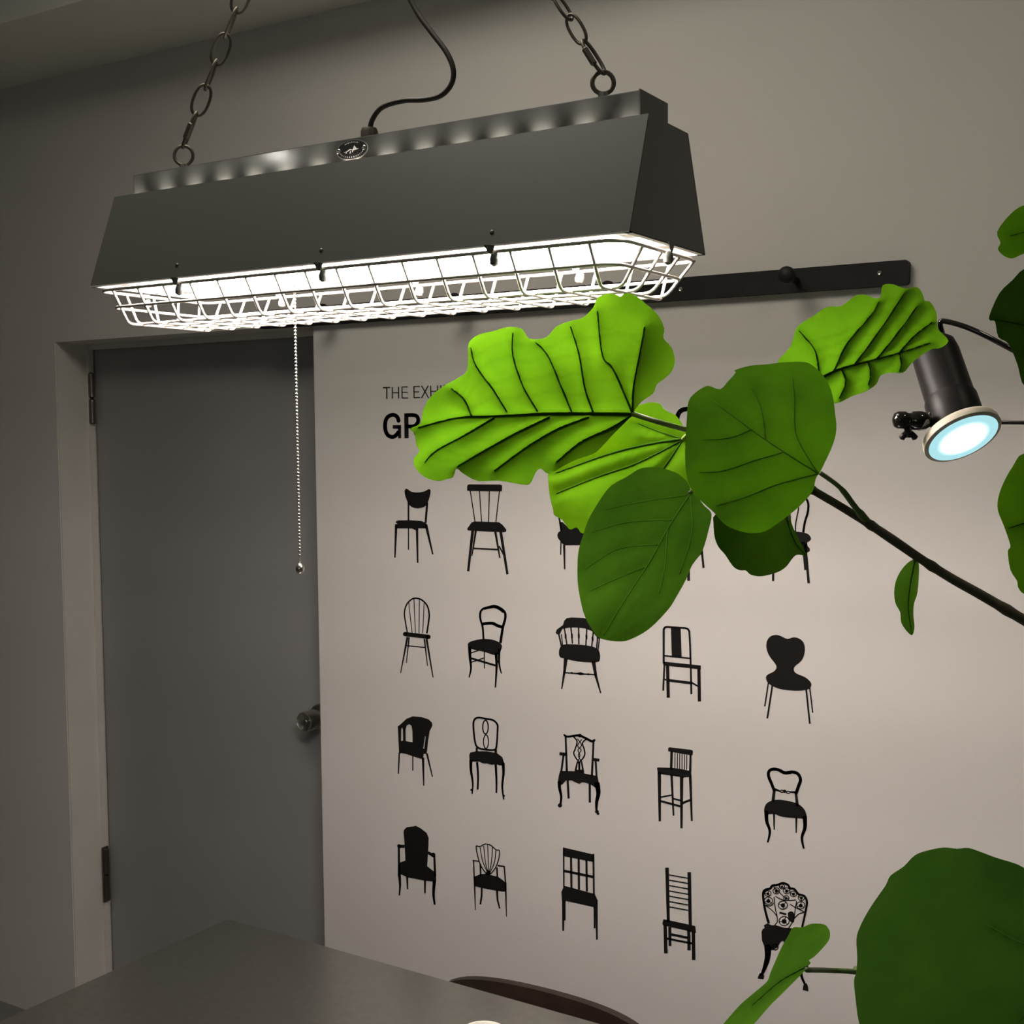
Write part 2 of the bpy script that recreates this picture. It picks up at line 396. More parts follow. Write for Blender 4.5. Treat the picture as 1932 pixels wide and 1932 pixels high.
for a,b,c,d,w_ in ((1555,1345,1578,1445,14),(1577,1345,1588,1440,9),(1602,1298,1622,1430,12),(1656,1290,1669,1425,12),(1720,1290,1722,1430,12),(1787,1300,1780,1440,12),(1842,1325,1828,1448,12),(1878,1365,1868,1470,12),(1893,1380,1880,1480,10)): p.line([(a,b),(c,d)],w_)
for a,b in ((1612,1365),(1664,1360),(1721,1362),(1784,1370),(1835,1385)): p.line([(a,b-18),(a+1,b+18)],16)
p.spoly([(1558,1480),(1580,1440),(1640,1428),(1780,1438),(1860,1458),(1893,1495),(1895,1560),(1860,1578),(1740,1575),(1600,1548),(1562,1530)])
p.line([(1614,1545),(1603,1650),(1580,1800)],34,10); p.line([(1842,1570),(1862,1690),(1903,1835)],34,11)
p.line([(1605,1665),(1862,1682)],11); p.line([(1700,1670),(1735,1673)],8,26); p.line([(1735,1673),(1772,1677)],26,8); p.dot((1663,1667),18); p.dot((1800,1678),18)
chair(p, 'black captain armchair silhouette with turned spindles touching the hanging leaf tip')
p = Print(*ZB)
p.poly([(212,212),(240,190),(280,152),(330,132),(400,138),(455,155),(482,180),(487,205),(465,250),(452,330),(445,400),(440,430),(418,430),(412,475),(395,468),(330,448),(280,430),(240,424),(222,430)],
       [(240,235),(247,220),(252,240),(254,325),(238,328)],[(274,240),(283,205),(303,195),(320,207),(328,250),(329,337),(300,333),(275,328)],[(428,290),(433,292),(422,388),(414,388)])
p.line([(224,420),(217,588)],13,10); p.line([(331,445),(331,564)],9); p.line([(412,460),(418,682)],20,10); p.line([(442,425),(487,612)],16,9)
chair(p, 'black tub armchair silhouette with cut-out side panels, left end of third row')
p = Print(*ZB)
p.line([(855,142),(910,152),(965,162),(1000,195),(1003,240),(994,370),(975,398),(910,396),(850,382),(825,340),(812,230),(812,180),(825,152)],15,15,closed=True,curve=True,sub=3)
p.ring((907,218),22,54,10); p.ring((911,333),20,54,9)
p.line([(838,380),(838,415)],18); p.line([(988,395),(988,435)],20)
p.poly([(778,440),(785,420),(830,409),(920,409),(1000,425),(1040,455),(1055,500),(1050,520),(1020,522),(1002,515),(985,512),(960,517),(935,512),(920,505),(900,507),(880,503),(860,492),(830,492),(800,492),(780,485)])
p.line([(791,480),(792,560),(806,660),(801,748)],26,9,curve=True); p.line([(840,495),(848,600),(845,712)],18,14,curve=True); p.line([(988,512),(994,640),(993,740)],20,13,curve=True); p.line([(1046,500),(1050,580),(1040,690),(1052,792)],26,11,curve=True)
p.dot((795,715),18); p.dot((1052,762),20)
chair(p, 'black chair silhouette with looped figure-of-eight backrest, third row')
p = Print(*ZB)
p.line([(1532,282),(1560,294),(1610,286),(1650,284),(1700,305),(1750,330),(1772,320)],16,20,curve=True); p.dot((1655,285),30); p.dot((1531,279),14)
p.line([(1542,290),(1552,575)],15,18); p.line([(1763,335),(1750,605)],15,18)
p.line([(1600,290),(1632,330),(1618,390),(1606,425),(1625,465),(1645,495),(1648,560)],11,curve=True); p.line([(1708,310),(1676,345),(1690,395),(1694,435),(1675,470),(1655,495),(1652,560)],11,curve=True)
p.line([(1635,310),(1668,360),(1640,400),(1655,440),(1640,490)],8,curve=True); p.line([(1670,315),(1637,365),(1665,400),(1642,440),(1668,490)],8,curve=True)
p.line([(1636,490),(1620,565)],12,16); p.line([(1668,490),(1682,575)],12,16)
p.line([(1493,428),(1545,433)],24); p.line([(1525,440),(1508,570)],16); p.line([(1762,474),(1810,480)],24); p.line([(1780,486),(1787,610)],16)
p.poly([(1498,565),(1612,568),(1625,555),(1675,555),(1690,585),(1795,605),(1805,660),(1800,705),(1780,700),(1740,672),(1700,658),(1672,655),(1650,668),(1620,655),(1590,640),(1545,640),(1520,668),(1500,680),(1480,655),(1488,600)])
p.line([(1492,650),(1494,700),(1507,770),(1500,835)],28,16,curve=True); p.dot((1497,838),34)
p.line([(1558,638),(1566,784)],18); p.line([(1733,662),(1734,816)],18)
p.line([(1790,660),(1802,740),(1788,810),(1786,880)],44,16,curve=True); p.dot((1790,888),30); p.dot((1799,904),22)
chair(p, 'black carved-splat armchair silhouette with claw feet, middle of third row')
p = Print(*ZB)
p.poly([(257,1050),(262,1030),(285,1010),(345,1003),(352,998),(395,1020),(440,1055),(457,1095),(455,1160),(445,1320),(470,1340),(492,1356),(515,1385),(517,1440),(485,1440),(430,1435),(290,1408),(240,1385),(212,1392),(215,1310),(232,1290),(272,1275),(266,1150)])
p.line([(222,1162),(266,1163)],24); p.dot((222,1160),30); p.line([(220,1165),(223,1400)],16,20); p.line([(448,1210),(490,1234)],22); p.dot((492,1230),36); p.line([(501,1235),(508,1400)],16,20)
p.line([(224,1380),(230,1470),(224,1552)],24,11,curve=True); p.line([(286,1400),(290,1503)],18,11); p.line([(428,1430),(427,1535)],18,12); p.line([(503,1430),(495,1540),(505,1625)],28,14,curve=True)
chair(p, 'solid black upholstered armchair silhouette with tall arched back, bottom left')
p = Print(*ZB)
p.line([(833,1162),(860,1166),(905,1144),(950,1155),(990,1190),(1017,1196),(1012,1260),(985,1335),(930,1388),(875,1325),(848,1250)],9,closed=True,curve=True,sub=3)
for a,b,c in (((865,1172),(885,1280),(928,1380)),((893,1158),(905,1280),(930,1380)),((924,1150),(929,1280),(930,1380)),((962,1170),(955,1280),(934,1380)),((988,1195),(978,1290),(938,1380))): p.line([a,b,c],7,curve=True)
p.dot((930,1372),36)
p.line([(804,1274),(860,1282)],10); p.line([(812,1274),(818,1410)],11); p.line([(1003,1314),(1062,1324)],12); p.line([(1055,1322),(1066,1450)],12); p.line([(866,1300),(869,1400)],13); p.line([(998,1330),(1001,1410)],14)
p.poly([(818,1402),(870,1382),(905,1380),(950,1390),(1010,1405),(1050,1435),(1072,1460),(1072,1522),(1040,1522),(900,1496),(820,1478)])
p.line([(819,1400),(827,1667)],15,7); p.line([(877,1490),(876,1560),(866,1622)],15,14); p.line([(998,1513),(1003,1590),(1020,1656)],17,12); p.line([(1066,1450),(1073,1720)],15,7)
chair(p, 'black shield-back armchair silhouette with fanned ribs, bottom row')
p = Print(*ZB)
p.poly([(1520,1170),(1755,1225),(1766,1218),(1768,1288),(1525,1240)])
p.line([(1526,1180),(1528,1485)],12); p.line([(1762,1225),(1766,1550)],16,14)
for x,y0,y1 in ((1585,1245,1495),(1645,1258,1505),(1707,1270,1520)): p.line([(x,y0),(x+3,y1)],17)
p.line([(1526,1356),(1766,1406)],20)
p.poly([(1508,1525),(1530,1474),(1772,1540),(1797,1590),(1796,1645),(1770,1645),(1535,1592),(1512,1592)])
p.line([(1524,1590),(1523,1833)],22,14); p.line([(1536,1590),(1536,1750)],12); p.line([(1786,1640),(1790,1902)],20,14); p.line([(1770,1640),(1772,1812)],14)
chair(p, 'black chair silhouette with window-pane lattice back, bottom row')
p = Print(*ZCc)
p.line([(471,470),(471,200),(480,184),(495,180),(640,189),(662,196),(674,215),(680,320),(685,480)],17,15)
p.poly([(528,180),(606,190),(614,420),(535,410)]); p.line([(478,408),(686,430)],13)
p.poly([(468,454),(765,485),(765,518),(740,514),(468,484)])
p.line([(477,480),(467,685)],15); p.line([(502,485),(507,741)],26); p.line([(510,603),(692,625)],22); p.line([(476,596),(500,602)],12); p.line([(686,505),(690,713)],14,17); p.line([(688,617),(745,652)],13); p.line([(750,510),(754,771)],26)
chair(p, 'black chair silhouette with rounded frame and one wide central slat')
p = Print(*ZCc)
p.spoly([(1284,330),(1292,285),(1320,253),(1362,243),(1400,252),(1450,274),(1500,262),(1545,272),(1580,305),(1590,360),(1578,420),(1550,460),(1512,490),(1502,520),(1522,548),(1595,580),(1640,625),(1632,663),(1600,678),(1540,686),(1460,682),(1380,668),(1305,632),(1282,590),(1292,560),(1345,532),(1365,500),(1350,465),(1315,420),(1292,375)],3)
p.line([(1300,625),(1272,810)],11); p.line([(1332,645),(1292,905)],14); p.line([(1600,670),(1629,948)],14); p.line([(1628,660),(1652,860)],11)
chair(p, 'solid black heart-backed chair silhouette on thin straight legs')
p = Print(*ZCc)
p.poly([(506,1140),(516,1133),(600,1143),(680,1152),(700,1157),(704,1172),(700,1197),(685,1197),(600,1183),(522,1168),(507,1166)])
p.line([(534,1165),(530,1310)],20); p.line([(684,1190),(681,1330)],16,20)
for i,x in enumerate((561,580,598,617,636,654)): p.line([(x,1178+i*3),(x-1,1302+i*2)],7)
p.poly([(418,1297),(424,1293),(540,1296),(612,1306),(688,1322),(692,1367),(625,1374),(600,1368),(440,1345),(424,1344)])
p.line([(436,1330),(440,1720)],28,18); p.line([(533,1350),(549,1675)],20,14); p.line([(613,1365),(612,1776)],28,18); p.line([(681,1360),(694,1718)],22,15)
p.line([(447,1529),(535,1512)],13); p.line([(447,1560),(610,1603)],17); p.line([(543,1540),(612,1557)],14); p.line([(620,1578),(650,1563),(688,1550)],18)
chair(p, 'tall black bar stool silhouette with short slatted back')
p = Print(*ZCc)
p.line([(1350,1485),(1325,1420),(1303,1365),(1305,1325),(1335,1307),(1380,1312),(1430,1336),(1490,1329),(1535,1345),(1555,1390),(1540,1440),(1518,1505)],24,26,curve=True)
p.line([(1395,1318),(1430,1336),(1480,1332)],26,26,curve=True)
p.line([(1340,1462),(1375,1474),(1395,1484)],20,12); p.line([(1470,1488),(1525,1490)],12,20); p.ring((1408,1482),13,9,8); p.dot((1430,1482),26); p.ring((1458,1490),14,9,8)
p.line([(1347,1475),(1337,1565)],22,26); p.line([(1518,1490),(1530,1600)],20,24)
p.spoly([(1268,1620),(1285,1580),(1330,1556),(1400,1550),(1520,1575),(1580,1618),(1603,1670),(1600,1708),(1560,1698),(1470,1692),(1400,1682),(1350,1662),(1300,1664),(1270,1650)])
p.line([(1284,1640),(1288,1720),(1312,1800),(1295,1888)],34,13,curve=True); p.line([(1345,1655),(1347,1788)],17,10); p.line([(1522,1690),(1521,1812)],17,9); p.line([(1588,1680),(1590,1770),(1566,1850),(1582,1938)],36,14,curve=True)
chair(p, 'black balloon-back chair silhouette with cabriole legs, right end of third row')
p = Print(*ZD)
p.line([(432,338),(443,790)],30,26); p.line([(616,375),(625,830)],30,26)
for y in (397,440,485,530,573,618,662): p.line([(445,y),(606,y+29)],10)
p.poly([(402,765),(440,772),(640,815),(666,822),(673,880),(600,860),(400,815),(393,803)])
p.line([(417,810),(422,1048)],29); p.line([(455,830),(457,986)],25); p.line([(612,855),(615,1022)],27); p.line([(650,870),(653,1103)],29); p.line([(465,890),(608,920)],20); p.line([(430,925),(645,967)],17)
chair(p, 'black ladder-back chair silhouette with many thin rungs, bottom row')
p = Print(*ZD)
p.line([(1275,800),(1243,680),(1228,560),(1245,522),(1285,512),(1305,487),(1345,482),(1390,466),(1432,480),(1452,508),(1488,517),(1522,558),(1568,572),(1591,620),(1580,700),(1550,840)],20,18,curve=True,sub=4)
for q in ([(1245,650),(1300,690),(1342,742),(1345,790)],[(1318,580),(1330,680),(1345,740)],[(1505,615),(1492,700),(1480,790)],[(1570,705),(1520,725),(1485,760)],[(1330,575),(1400,608),(1500,606)],[(1315,495),(1380,560),(1420,600)],[(1450,640),(1500,670),(1570,705)],[(1345,790),(1325,815)],[(1470,790),(1440,840)],[(1250,650),(1290,655),(1315,630)]): p.line(q,8,curve=True)
for x,y,r in ((1268,552,26),(1272,612,34),(1338,530,28),(1385,495,22),(1392,648,38),(1424,530,28),(1480,555,26),(1545,588,26),(1540,650,34),(1402,780,42),(1420,590,22)):
    p.ring((x,y),r,r*.9,7); p.dot((x,y+3),r*.95)
    for k in range(3): p.line([(x,y),(x+r*math.cos(k*2.1+x),y+r*.9*math.sin(k*2.1+x))],6)
p.spoly([(1432,720),(1460,700),(1485,720),(1480,790),(1450,780)]); p.line([(1365,710),(1420,725)],16)
p.poly([(1235,815),(1262,800),(1300,815),(1335,815),(1400,835),(1470,840),(1560,850),(1565,950),(1440,965),(1405,970),(1395,945),(1375,950),(1345,1000),(1300,1022),(1240,995),(1218,940),(1215,870),(1225,845),(1240,840)])
p.ring((1328,996),24,24,8); p.dot((1320,1000),10); p.dot((1338,990),8)
p.line([(1268,990),(1265,1080),(1240,1170),(1214,1232)],60,20,curve=True); p.poly([(1183,1258),(1185,1245),(1200,1212),(1225,1212),(1237,1232),(1232,1262)])
p.line([(1540,1160),(1548,1240),(1575,1305)],26,18,curve=True); p.poly([(1555,1350),(1562,1310),(1590,1295),(1601,1325),(1604,1363)])
chair(p, 'black ornate openwork garden chair silhouette behind the pale twisted leaf')

def letters(name, specs, label):
    c = Print(*ZT).P(specs[0][1][0][0][0])
    e = empty(name, c, label, 'wall lettering', 'black lettering printed on the white wall')
    for kname, strokes in specs:
        p = Print(*ZT)
        for s in strokes: p.line(s[0], s[1], curve=(len(s) > 2 and s[2]))
        p.build('letter', e)
letters('wall_lettering', [
 ('T', [([(238,337),(388,330)],20), ([(318,335),(320,565)],24)]),
 ('H', [([(430,325),(432,558)],21), ([(558,318),(560,556)],21), ([(430,437),(560,437)],16)]),
 ('E', [([(628,314),(630,554)],21), ([(628,323),(742,318)],18), ([(630,430),(740,430)],16), ([(630,545),(748,545)],18)]),
 ('E', [([(868,306),(872,549)],21), ([(868,316),(988,309)],18), ([(870,422),(975,420)],16), ([(870,540),(995,533)],18)]),
 ('X', [([(1022,298),(1167,547)],21), ([(1157,296),(1023,547)],21)]),
 ('H', [([(1207,296),(1214,540)],20), ([(1345,290),(1352,536)],20), ([(1207,412),(1348,405)],16)]),
 ('I', [([(1412,288),(1418,532)],21)]),
 ('B', [([(1482,286),(1488,528)],21), ([(1482,294),(1560,290),(1600,320),(1595,380),(1550,404),(1486,406)],18,True), ([(1550,404),(1615,430),(1618,490),(1570,520),(1488,522)],18,True)])],
 'thin black capital letters above the bold title, running behind the leaf')
letters('wall_lettering', [
 ('G', [([(560,1020),(540,945),(490,898),(425,888),(345,925),(298,1000),(283,1110),(300,1225),(350,1305),(430,1335),(500,1305),(560,1230)],80,True), ([(440,1132),(608,1132)],74), ([(577,1100),(580,1362)],62)]),
 ('R', [([(714,858),(720,1362)],86), ([(714,894),(860,892),(930,918),(955,985),(935,1060),(860,1118),(718,1122)],76,True), ([(850,1120),(960,1362)],86)]),
 ('C', [([(6590,1000),(6550,870),(6470,780),(6380,770),(6280,800),(6220,880),(6190,1010),(6215,1150),(6280,1230),(6380,1262),(6470,1240),(6550,1150)],92,True)])],
 'bold black capital letters of the title below the thin lettering')

# ------------------------------------------------------------------ pendant lamp (lengths in lamp units of 1.1 m, relative to the camera height)
U = 1.1
def lp(x, y, z): return Vector((x*U, y*U, H+z*U))
LX0, LX1 = -1.197, -.4868; LY0, LY1 = 1.0, 1.175; LZ0 = .1775; TY0, TY1 = 1.0407, 1.1313; LZ1 = .2893
BX0, BX1, BY0, BY1, BZ1 = -1.181, -.5035, 1.0569, 1.118, .3166
lamp = empty('pendant_lamp', lp((LX0+LX1)/2, (LY0+LY1)/2, LZ0), 'long grey-green metal trough pendant lamp with wire guard, hung on two chains', 'lamp')
t_ = .0015
def panel(name, quad, nrm, m=M_lamp):
    bm = BM(); prism(bm, quad, Vector(nrm).normalized()*t_); return obj(name, bm, m, lamp)
nf = Vector((0, (LZ1-LZ0), -(TY0-LY0))).normalized()     # towards the inside for the front panel
panel('shade_panel', [lp(LX0, LY0, LZ0), lp(LX1, LY0, LZ0), lp(LX1, TY0, LZ1), lp(LX0, TY0, LZ1)], nf)
panel('shade_panel', [lp(LX0, LY1, LZ0), lp(LX1, LY1, LZ0), lp(LX1, TY1, LZ1), lp(LX0, TY1, LZ1)], (0, -nf.y, nf.z))
for x, s in ((LX0, 1), (LX1, -1)):
    panel('end_panel', [lp(x, LY0+.002, LZ0), lp(x, LY1-.002, LZ0), lp(x, TY1-.002, LZ1), lp(x, TY0+.002, LZ1)], (s, 0, 0))
# white inner reflector, open below
bm = BM(); g = .0035
def q4(a, b, c, d): bm.faces.new([bm.verts.new(v) for v in (a, b, c, d)])
q4(lp(LX0+g, LY0+g, LZ0+.0006), lp(LX1-g, LY0+g, LZ0+.0006), lp(LX1-g, TY0+g, LZ1-g), lp(LX0+g, TY0+g, LZ1-g))
q4(lp(LX0+g, LY1-g, LZ0+.0006), lp(LX0+g, TY1-g, LZ1-g), lp(LX1-g, TY1-g, LZ1-g), lp(LX1-g, LY1-g, LZ0+.0006))
for x in (LX0+g, LX1-g): q4(lp(x, LY0+g, LZ0+.0006), lp(x, LY1-g, LZ0+.0006), lp(x, TY1-g, LZ1-g), lp(x, TY0+g, LZ1-g))
q4(lp(LX0+g, BY0, LZ1-g), lp(LX1-g, BY0, LZ1-g), lp(LX1-g, TY1-g, LZ1-g), lp(LX0+g, TY1-g, LZ1-g))
# returned lip along the lower edge
for (a, b) in ((( LX0, LY0), (LX1, LY0+.006)), ((LX0, LY1-.006), (LX1, LY1)), ((LX0, LY0), (LX0+.006, LY1)), ((LX1-.006, LY0), (LX1, LY1))):
    box(bm, lp(a[0], a[1], LZ0-.0004), lp(b[0], b[1], LZ0+.0008))
obj('reflector', bm, M_white_in, lamp)
# top plate with vent slots in front of the gear box
spots = [263,310,364,420,476,537,599,669,734,805,876,950,1030,1109,1187]
xs = []
for s in spots:
    yy = 362-(s-252)*.1522; r_ = ray(s, yy); xs.append(r_.x/r_.y*BY0)
n_ = len(xs); st = (xs[-1]-xs[0])/(n_-1)
bm = BM(); hw = .0095; prev = LX0+.0016; yv_ = BY0-.0075
for i in range(n_):
    c = xs[0]+i*st
    box(bm, lp(prev, yv_, LZ1-.0014), lp(c-hw, BY0, LZ1)); prev = c+hw
box(bm, lp(prev, yv_, LZ1-.0014), lp(LX1-.0016, BY0, LZ1)); box(bm, lp(LX0+.0016, BY0, LZ1-.0014), lp(LX1-.0016, TY1-.001, LZ1))
box(bm, lp(LX0+.0016, TY0+.001, LZ1-.0014), lp(LX1-.0016, yv_, LZ1))
obj('top_plate', bm, M_lamp, lamp)
bm = BM(); box(bm, lp(BX0, BY0, LZ1+.0002), lp(BX1, BY1, BZ1), .0012); obj('gear_box', bm, M_box, lamp)
bm = BM()
box(bm, lp(BX1-.0004, BY0-.0006, LZ1+.001), lp(BX1+.001, BY1+.0006, BZ1+.0008)); obj('box_end_cap', bm, M_lamp, lamp)
# tubes and holders
for yt in (1.045, 1.130):
    bm = BM(); lathe(bm, [(.008, 0), (.018, .004), (.018, (LX1-LX0-.05)*U-.004), (.008, (LX1-LX0-.05)*U)], lp(LX0+.025, yt, .1985), (1, 0, 0), 20)
    obj('fluorescent_tube', bm, M_tube, lamp, smooth=True)
    for x in (LX0+.012, LX1-.03):
        bm = BM(); box(bm, lp(x, yt-.012, .181), lp(x+.018, yt+.012, .225), .002); obj('tube_holder', bm, M_white_in, lamp)
# wire guard
WR = .00185
guard_parts = []
RZ = .1722; MZ = .1530; BZ = .1338
RF, RB, RL, RR = 1.003, 1.180, -1.190, -.4965
MF, MB_, ML, MR = 1.0135, 1.169, -1.181, -.507
BF, BB, BL, BR = 1.026, 1.160, -1.170, -.5175
def ringpts(f, b, l, r, z, c):
    out = []
    for (cx, cy, a0) in ((r-c, b-c, 0), (l+c, b-c, 90), (l+c, f+c, 180), (r-c, f+c, 270)):
        for k in range(5):
            a = math.radians(a0+k*22.5); out.append(lp(cx+c*math.cos(a), cy+c*math.sin(a), z))
    return out
guard = obj('wire_guard', (lambda b: (tube(b, ringpts(RF, RB, RL, RR, RZ, .02), WR*1.15, 8, True), b)[1])(BM()), M_wire, lamp, smooth=True)
bm = BM(); tube(bm, ringpts(MF, MB_, ML, MR, MZ, .02), WR, 8, True); obj('guard_wire', bm, M_wire, guard, smooth=True)
def bent(pts, c=.006):
    out = [pts[0]]
    for i in range(1, len(pts)-1):
        a, b, d = pts[i-1], pts[i], pts[i+1]
        u = (a-b).normalized()*c*U; v = (d-b).normalized()*c*U
        for k in range(5):
            t = k/4; out.append((b+u)*(1-t)**2+b*2*t*(1-t)+(b+v)*t*t)
    out.append(pts[-1]); return out
for i in range(16):
    x = -1.1616+.04219*i
    bm = BM(); tube(bm, bent([lp(x, RF, RZ), lp(x, BF, BZ), lp(x, BB, BZ), lp(x, RB, RZ)]), WR, 7); obj('guard_wire', bm, M_wire, guard, smooth=True)
for yt, yb in ((1.0486, 1.048), (1.0918, 1.082), (1.1334, 1.112), (1.1700, 1.147)):
    bm = BM(); tube(bm, bent([lp(RL, yt, RZ), lp(BL, yb, BZ+.0014), lp(BR, yb, BZ+.0014), lp(RR, yt, RZ)], .008), WR, 7); obj('guard_wire', bm, M_wire, guard, smooth=True)
# spring clips and screws holding the guard
def clip(x, y, dirv):
    dirv = Vector(dirv); side = Vector((dirv.y, -dirv.x, 0)); c = lp(x, y, LZ0)
    bm = BM()
    P = lambda a, b, z: c+side*a+dirv*b+Vector((0, 0, z))
    prism(bm, [P(-.006, .001, .000), P(.008, .001, .0015), P(.003, .001, -.006), P(-.001, .001, -.009), P(-.004, .001, -.006)], dirv*.0012)
    lathe(bm, [(.0006, .001), (.0044, -.002), (.0058, -.008), (.0045, -.0125), (.0008, -.0145)], P(-.004, -.003, -.007), (-.2*side.x, -.2*side.y, 1), 12)
    obj('guard_clip', bm, M_lamp, lamp, auto=40)
for px, py in ((332, 527), (603, 500), (926, 467)):
    r_ = ray(px, py); clip(r_.x/r_.y*LY0, LY0, (0, -1, 0))
    clip(r_.x/r_.y*LY0, LY1-.004, (0, -1, 0))
clip(LX1, 1.088, (1, 0, 0)); clip(LX0, 1.088, (-1, 0, 0))
for px, py in ((334, 500), (606, 472), (928, 438)):
    r_ = ray(px, py); k = LY0/r_.y
    for _ in range(6):
        zz = r_.z*k; k = (LY0+(zz-LZ0)/(LZ1-LZ0)*(TY0-LY0))/r_.y
    c = lp(r_.x*k, r_.y*k, r_.z*k); bm = BM(); lathe(bm, [(.0024, 0), (.0024, .0008), (.001, .0016)], c, -nf, 12); obj('screw', bm, M_chain, lamp)
# gland, eye bolts, badge
yc = (BY0+BY1)/2
def top_at(px, py):
    r_ = ray(px, py); k = BZ1/r_.z; return r_
def xat(px, py, y=yc): r_ = ray(px, py); return r_.x/r_.y*y
gx = xat(697, 252); bm = BM()
lathe(bm, [(.0105, 0), (.0105, .014), (.009, .018), (.006, .0185)], lp(gx, yc, BZ1), (0, 0, 1), 20); obj('cable_gland', bm, M_chain, lamp, auto=40)
bc = on_y(665, 283, BY0*U); bm = BM()
a_, b_ = .0235, .0118
def ell(cx, cz, a, b, y, n=40): return [(cx+a*math.cos(k*2*math.pi/n), y, cz+b*math.sin(k*2*math.pi/n)) for k in range(n)]
prism(bm, ell(bc.x, bc.z, a_, b_, BY0*U), (0, -.0012, 0)); bad = obj('maker_badge', bm, M_badgerim, lamp)
bm = BM(); prism(bm, ell(bc.x, bc.z, a_-.0012, b_-.0012, BY0*U-.0012), (0, -.0003, 0)); obj('badge_face', bm, M_badge, bad)
bm = BM(); yb_ = BY0*U-.0016
def bpoly(pts): prism(bm, [(bc.x+a, yb_, bc.z+b) for a, b in pts], (0, -.0002, 0))
bpoly([(.0015, -.0002), (.0042, .0046), (.0078, .0003), (.004, -.0008)]); bpoly([(-.012, -.0018), (-.008, -.0012), (-.002, .0012), (.002, -.0002), (.010, .0004), (.010, .0), (.002, -.0012), (-.002, .0002), (-.008, -.0022)])
for a, b in ((-.009, -.0035), (-.003, -.004), (.0005, -.003)): bpoly([(a, b), (a+.0012, b), (a+.002, -.001), (a+.001, -.001)])
for k in range(13):
    an = math.radians(205+k*10.8); cx, cz = .0172*math.cos(an)*1.04, .0085*math.sin(an); bpoly([(cx-.0003, cz-.0008), (cx+.0004, cz-.0008), (cx+.0004, cz+.0008), (cx-.0003, cz+.0008)])
for k in range(9):
    an = math.radians(58+k*8); cx, cz = .0172*math.cos(an)*1.04, .0088*math.sin(an); bpoly([(cx-.0003, cz-.0005), (cx+.0004, cz-.0005), (cx+.0004, cz+.0005), (cx-.0003, cz+.0005)])
obj('badge_print', bm, M_badgeline, bad)
for s in (-1, 1):
    bm = BM(); lathe(bm, [(.003, 0), (.003, .0008), (.0022, .0014), (.0008, .0008)], (bc.x+s*.0190, yb_, bc.z), (0, -1, 0), 14); obj('badge_rivet', bm, M_nickel, bad)
# chains: stadium links hung between the gear box eye and the ceiling
def stadium(c, d, wv, L, W, n=8):
    """c centre, d unit long axis, wv unit width axis; L, W centre-line length and width"""
    out = []
    for k in range(28):
        a = 2*math.pi*k/28; ca, sa = math.cos(a), math.sin(a); e = 2/2.35
        out.append(c+wv*(W/2*math.copysign(abs(ca)**e, ca))+d*(L/2*math.copysign(abs(sa)**e, sa)))
    return out
view = Vector((CF.x, CF.y, 0)).normalized()
la, lb = on_y(346.6, 285, yc*U), on_y(459, -16, yc*U); ra, rb_ = on_y(1137.8, 136, yc*U), on_y(1047, -10, yc*U)
dl, dr = lb-la, rb_-ra                       # both chains meet at one ceiling hook
den = dl.x*dr.z-dl.z*dr.x; tt = ((ra.x-la.x)*dr.z-(ra.z-la.z)*dr.x)/den
HOOK = la+dl*tt
hk = empty('ceiling_hook', HOOK, 'steel ceiling hook that both lamp chains hang from, above the view', 'hook')
bm = BM(); tube(bm, [HOOK+Vector((.012*math.sin(k*.5), 0, -.012*math.cos(k*.5)+.012)) for k in range(10)]+[HOOK+Vector((0, 0, .03)), (HOOK.x, HOOK.y, ZC-.004)], .0025, 8); obj('hook_rod', bm, M_chain, hk, smooth=True)
bm = BM(); lathe(bm, [(.03, 0), (.03, .004), (.01, .012)], (HOOK.x, HOOK.y, ZC-.0005), (0, 0, -1), 24); obj('ceiling_plate', bm, M_chain, hk)
def chain(ring_px, ring_r, wire, pts_px, label, first_len, tilt, sleeve_side, link_len, link_w, lw):
    rc = on_y(*ring_px, yc*U)
    e = empty('hanging_chain', rc, label, 'chain', 'chains holding up the pendant lamp')
    bm = BM(); a1 = Vector((view.y, -view.x, 0))
    tube(bm, [rc+(a1*math.cos(k*math.pi/12)+Vector((0, 0, 1))*math.sin(k*math.pi/12))*(ring_r-wire) for k in range(24)], wire, 10, True)
    obj('eye_ring', bm, M_chain, e, smooth=True)
    bm = BM(); zt = H+BZ1*U
    lathe(bm, [(.007, 0), (.007, .006), (.0055, .0065), (.0055, max(.008, rc.z-ring_r+wire-zt+.001))], (rc.x, rc.y, zt), (0, 0, 1), 16); obj('eye_bolt', bm, M_steel, e, auto=40)
    top = on_y(*pts_px, yc*U); base = rc+Vector((0, 0, ring_r-wire*1.2)); d = (top-base).normalized()
    w1 = a1*math.cos(tilt)+view*math.sin(tilt); w1 = (w1-d*w1.dot(d)).normalized(); w2 = d.cross(w1).normalized()
    # screw connector
    c = base+d*(first_len/2-wire*.8)
    bm = BM(); wv = w1 if sleeve_side else w2
    tube(bm, stadium(c, d, wv, first_len, link_w*.86), lw*1.15, 10, True)
    q = obj('connector_link', bm, M_chain, e, smooth=True)
    bm = BM(); s = c-wv*link_w*.43
    lathe(bm, [(lw*1.2, -.0115), (lw*2.0, -.010), (lw*2.0, .010), (lw*1.2, .0115)], s, d, 6); obj('connector_nut', bm, M_chain, q)
    pos = base+d*(first_len-lw*1.6); k = 0
    while (HOOK-pos).length > .03 and pos.z < HOOK.z:
        c = pos+d*(link_len/2-lw*1.0); wv = w2 if (k % 2 == (0 if sleeve_side else 1)) else w1
        bm = BM(); tube(bm, stadium(c, d, wv, link_len, link_w), lw, 8, True); obj('chain_link', bm, M_chain, e, smooth=True)
        pos = pos+d*(link_len-lw*3.0); k += 1
        if k > 60: break
chain((346.6, 293.5), .0148, .0023, (459, -16), 'dark steel chain holding up the left end of the long lamp', .050, .0, False, .041, .0205, .0020)
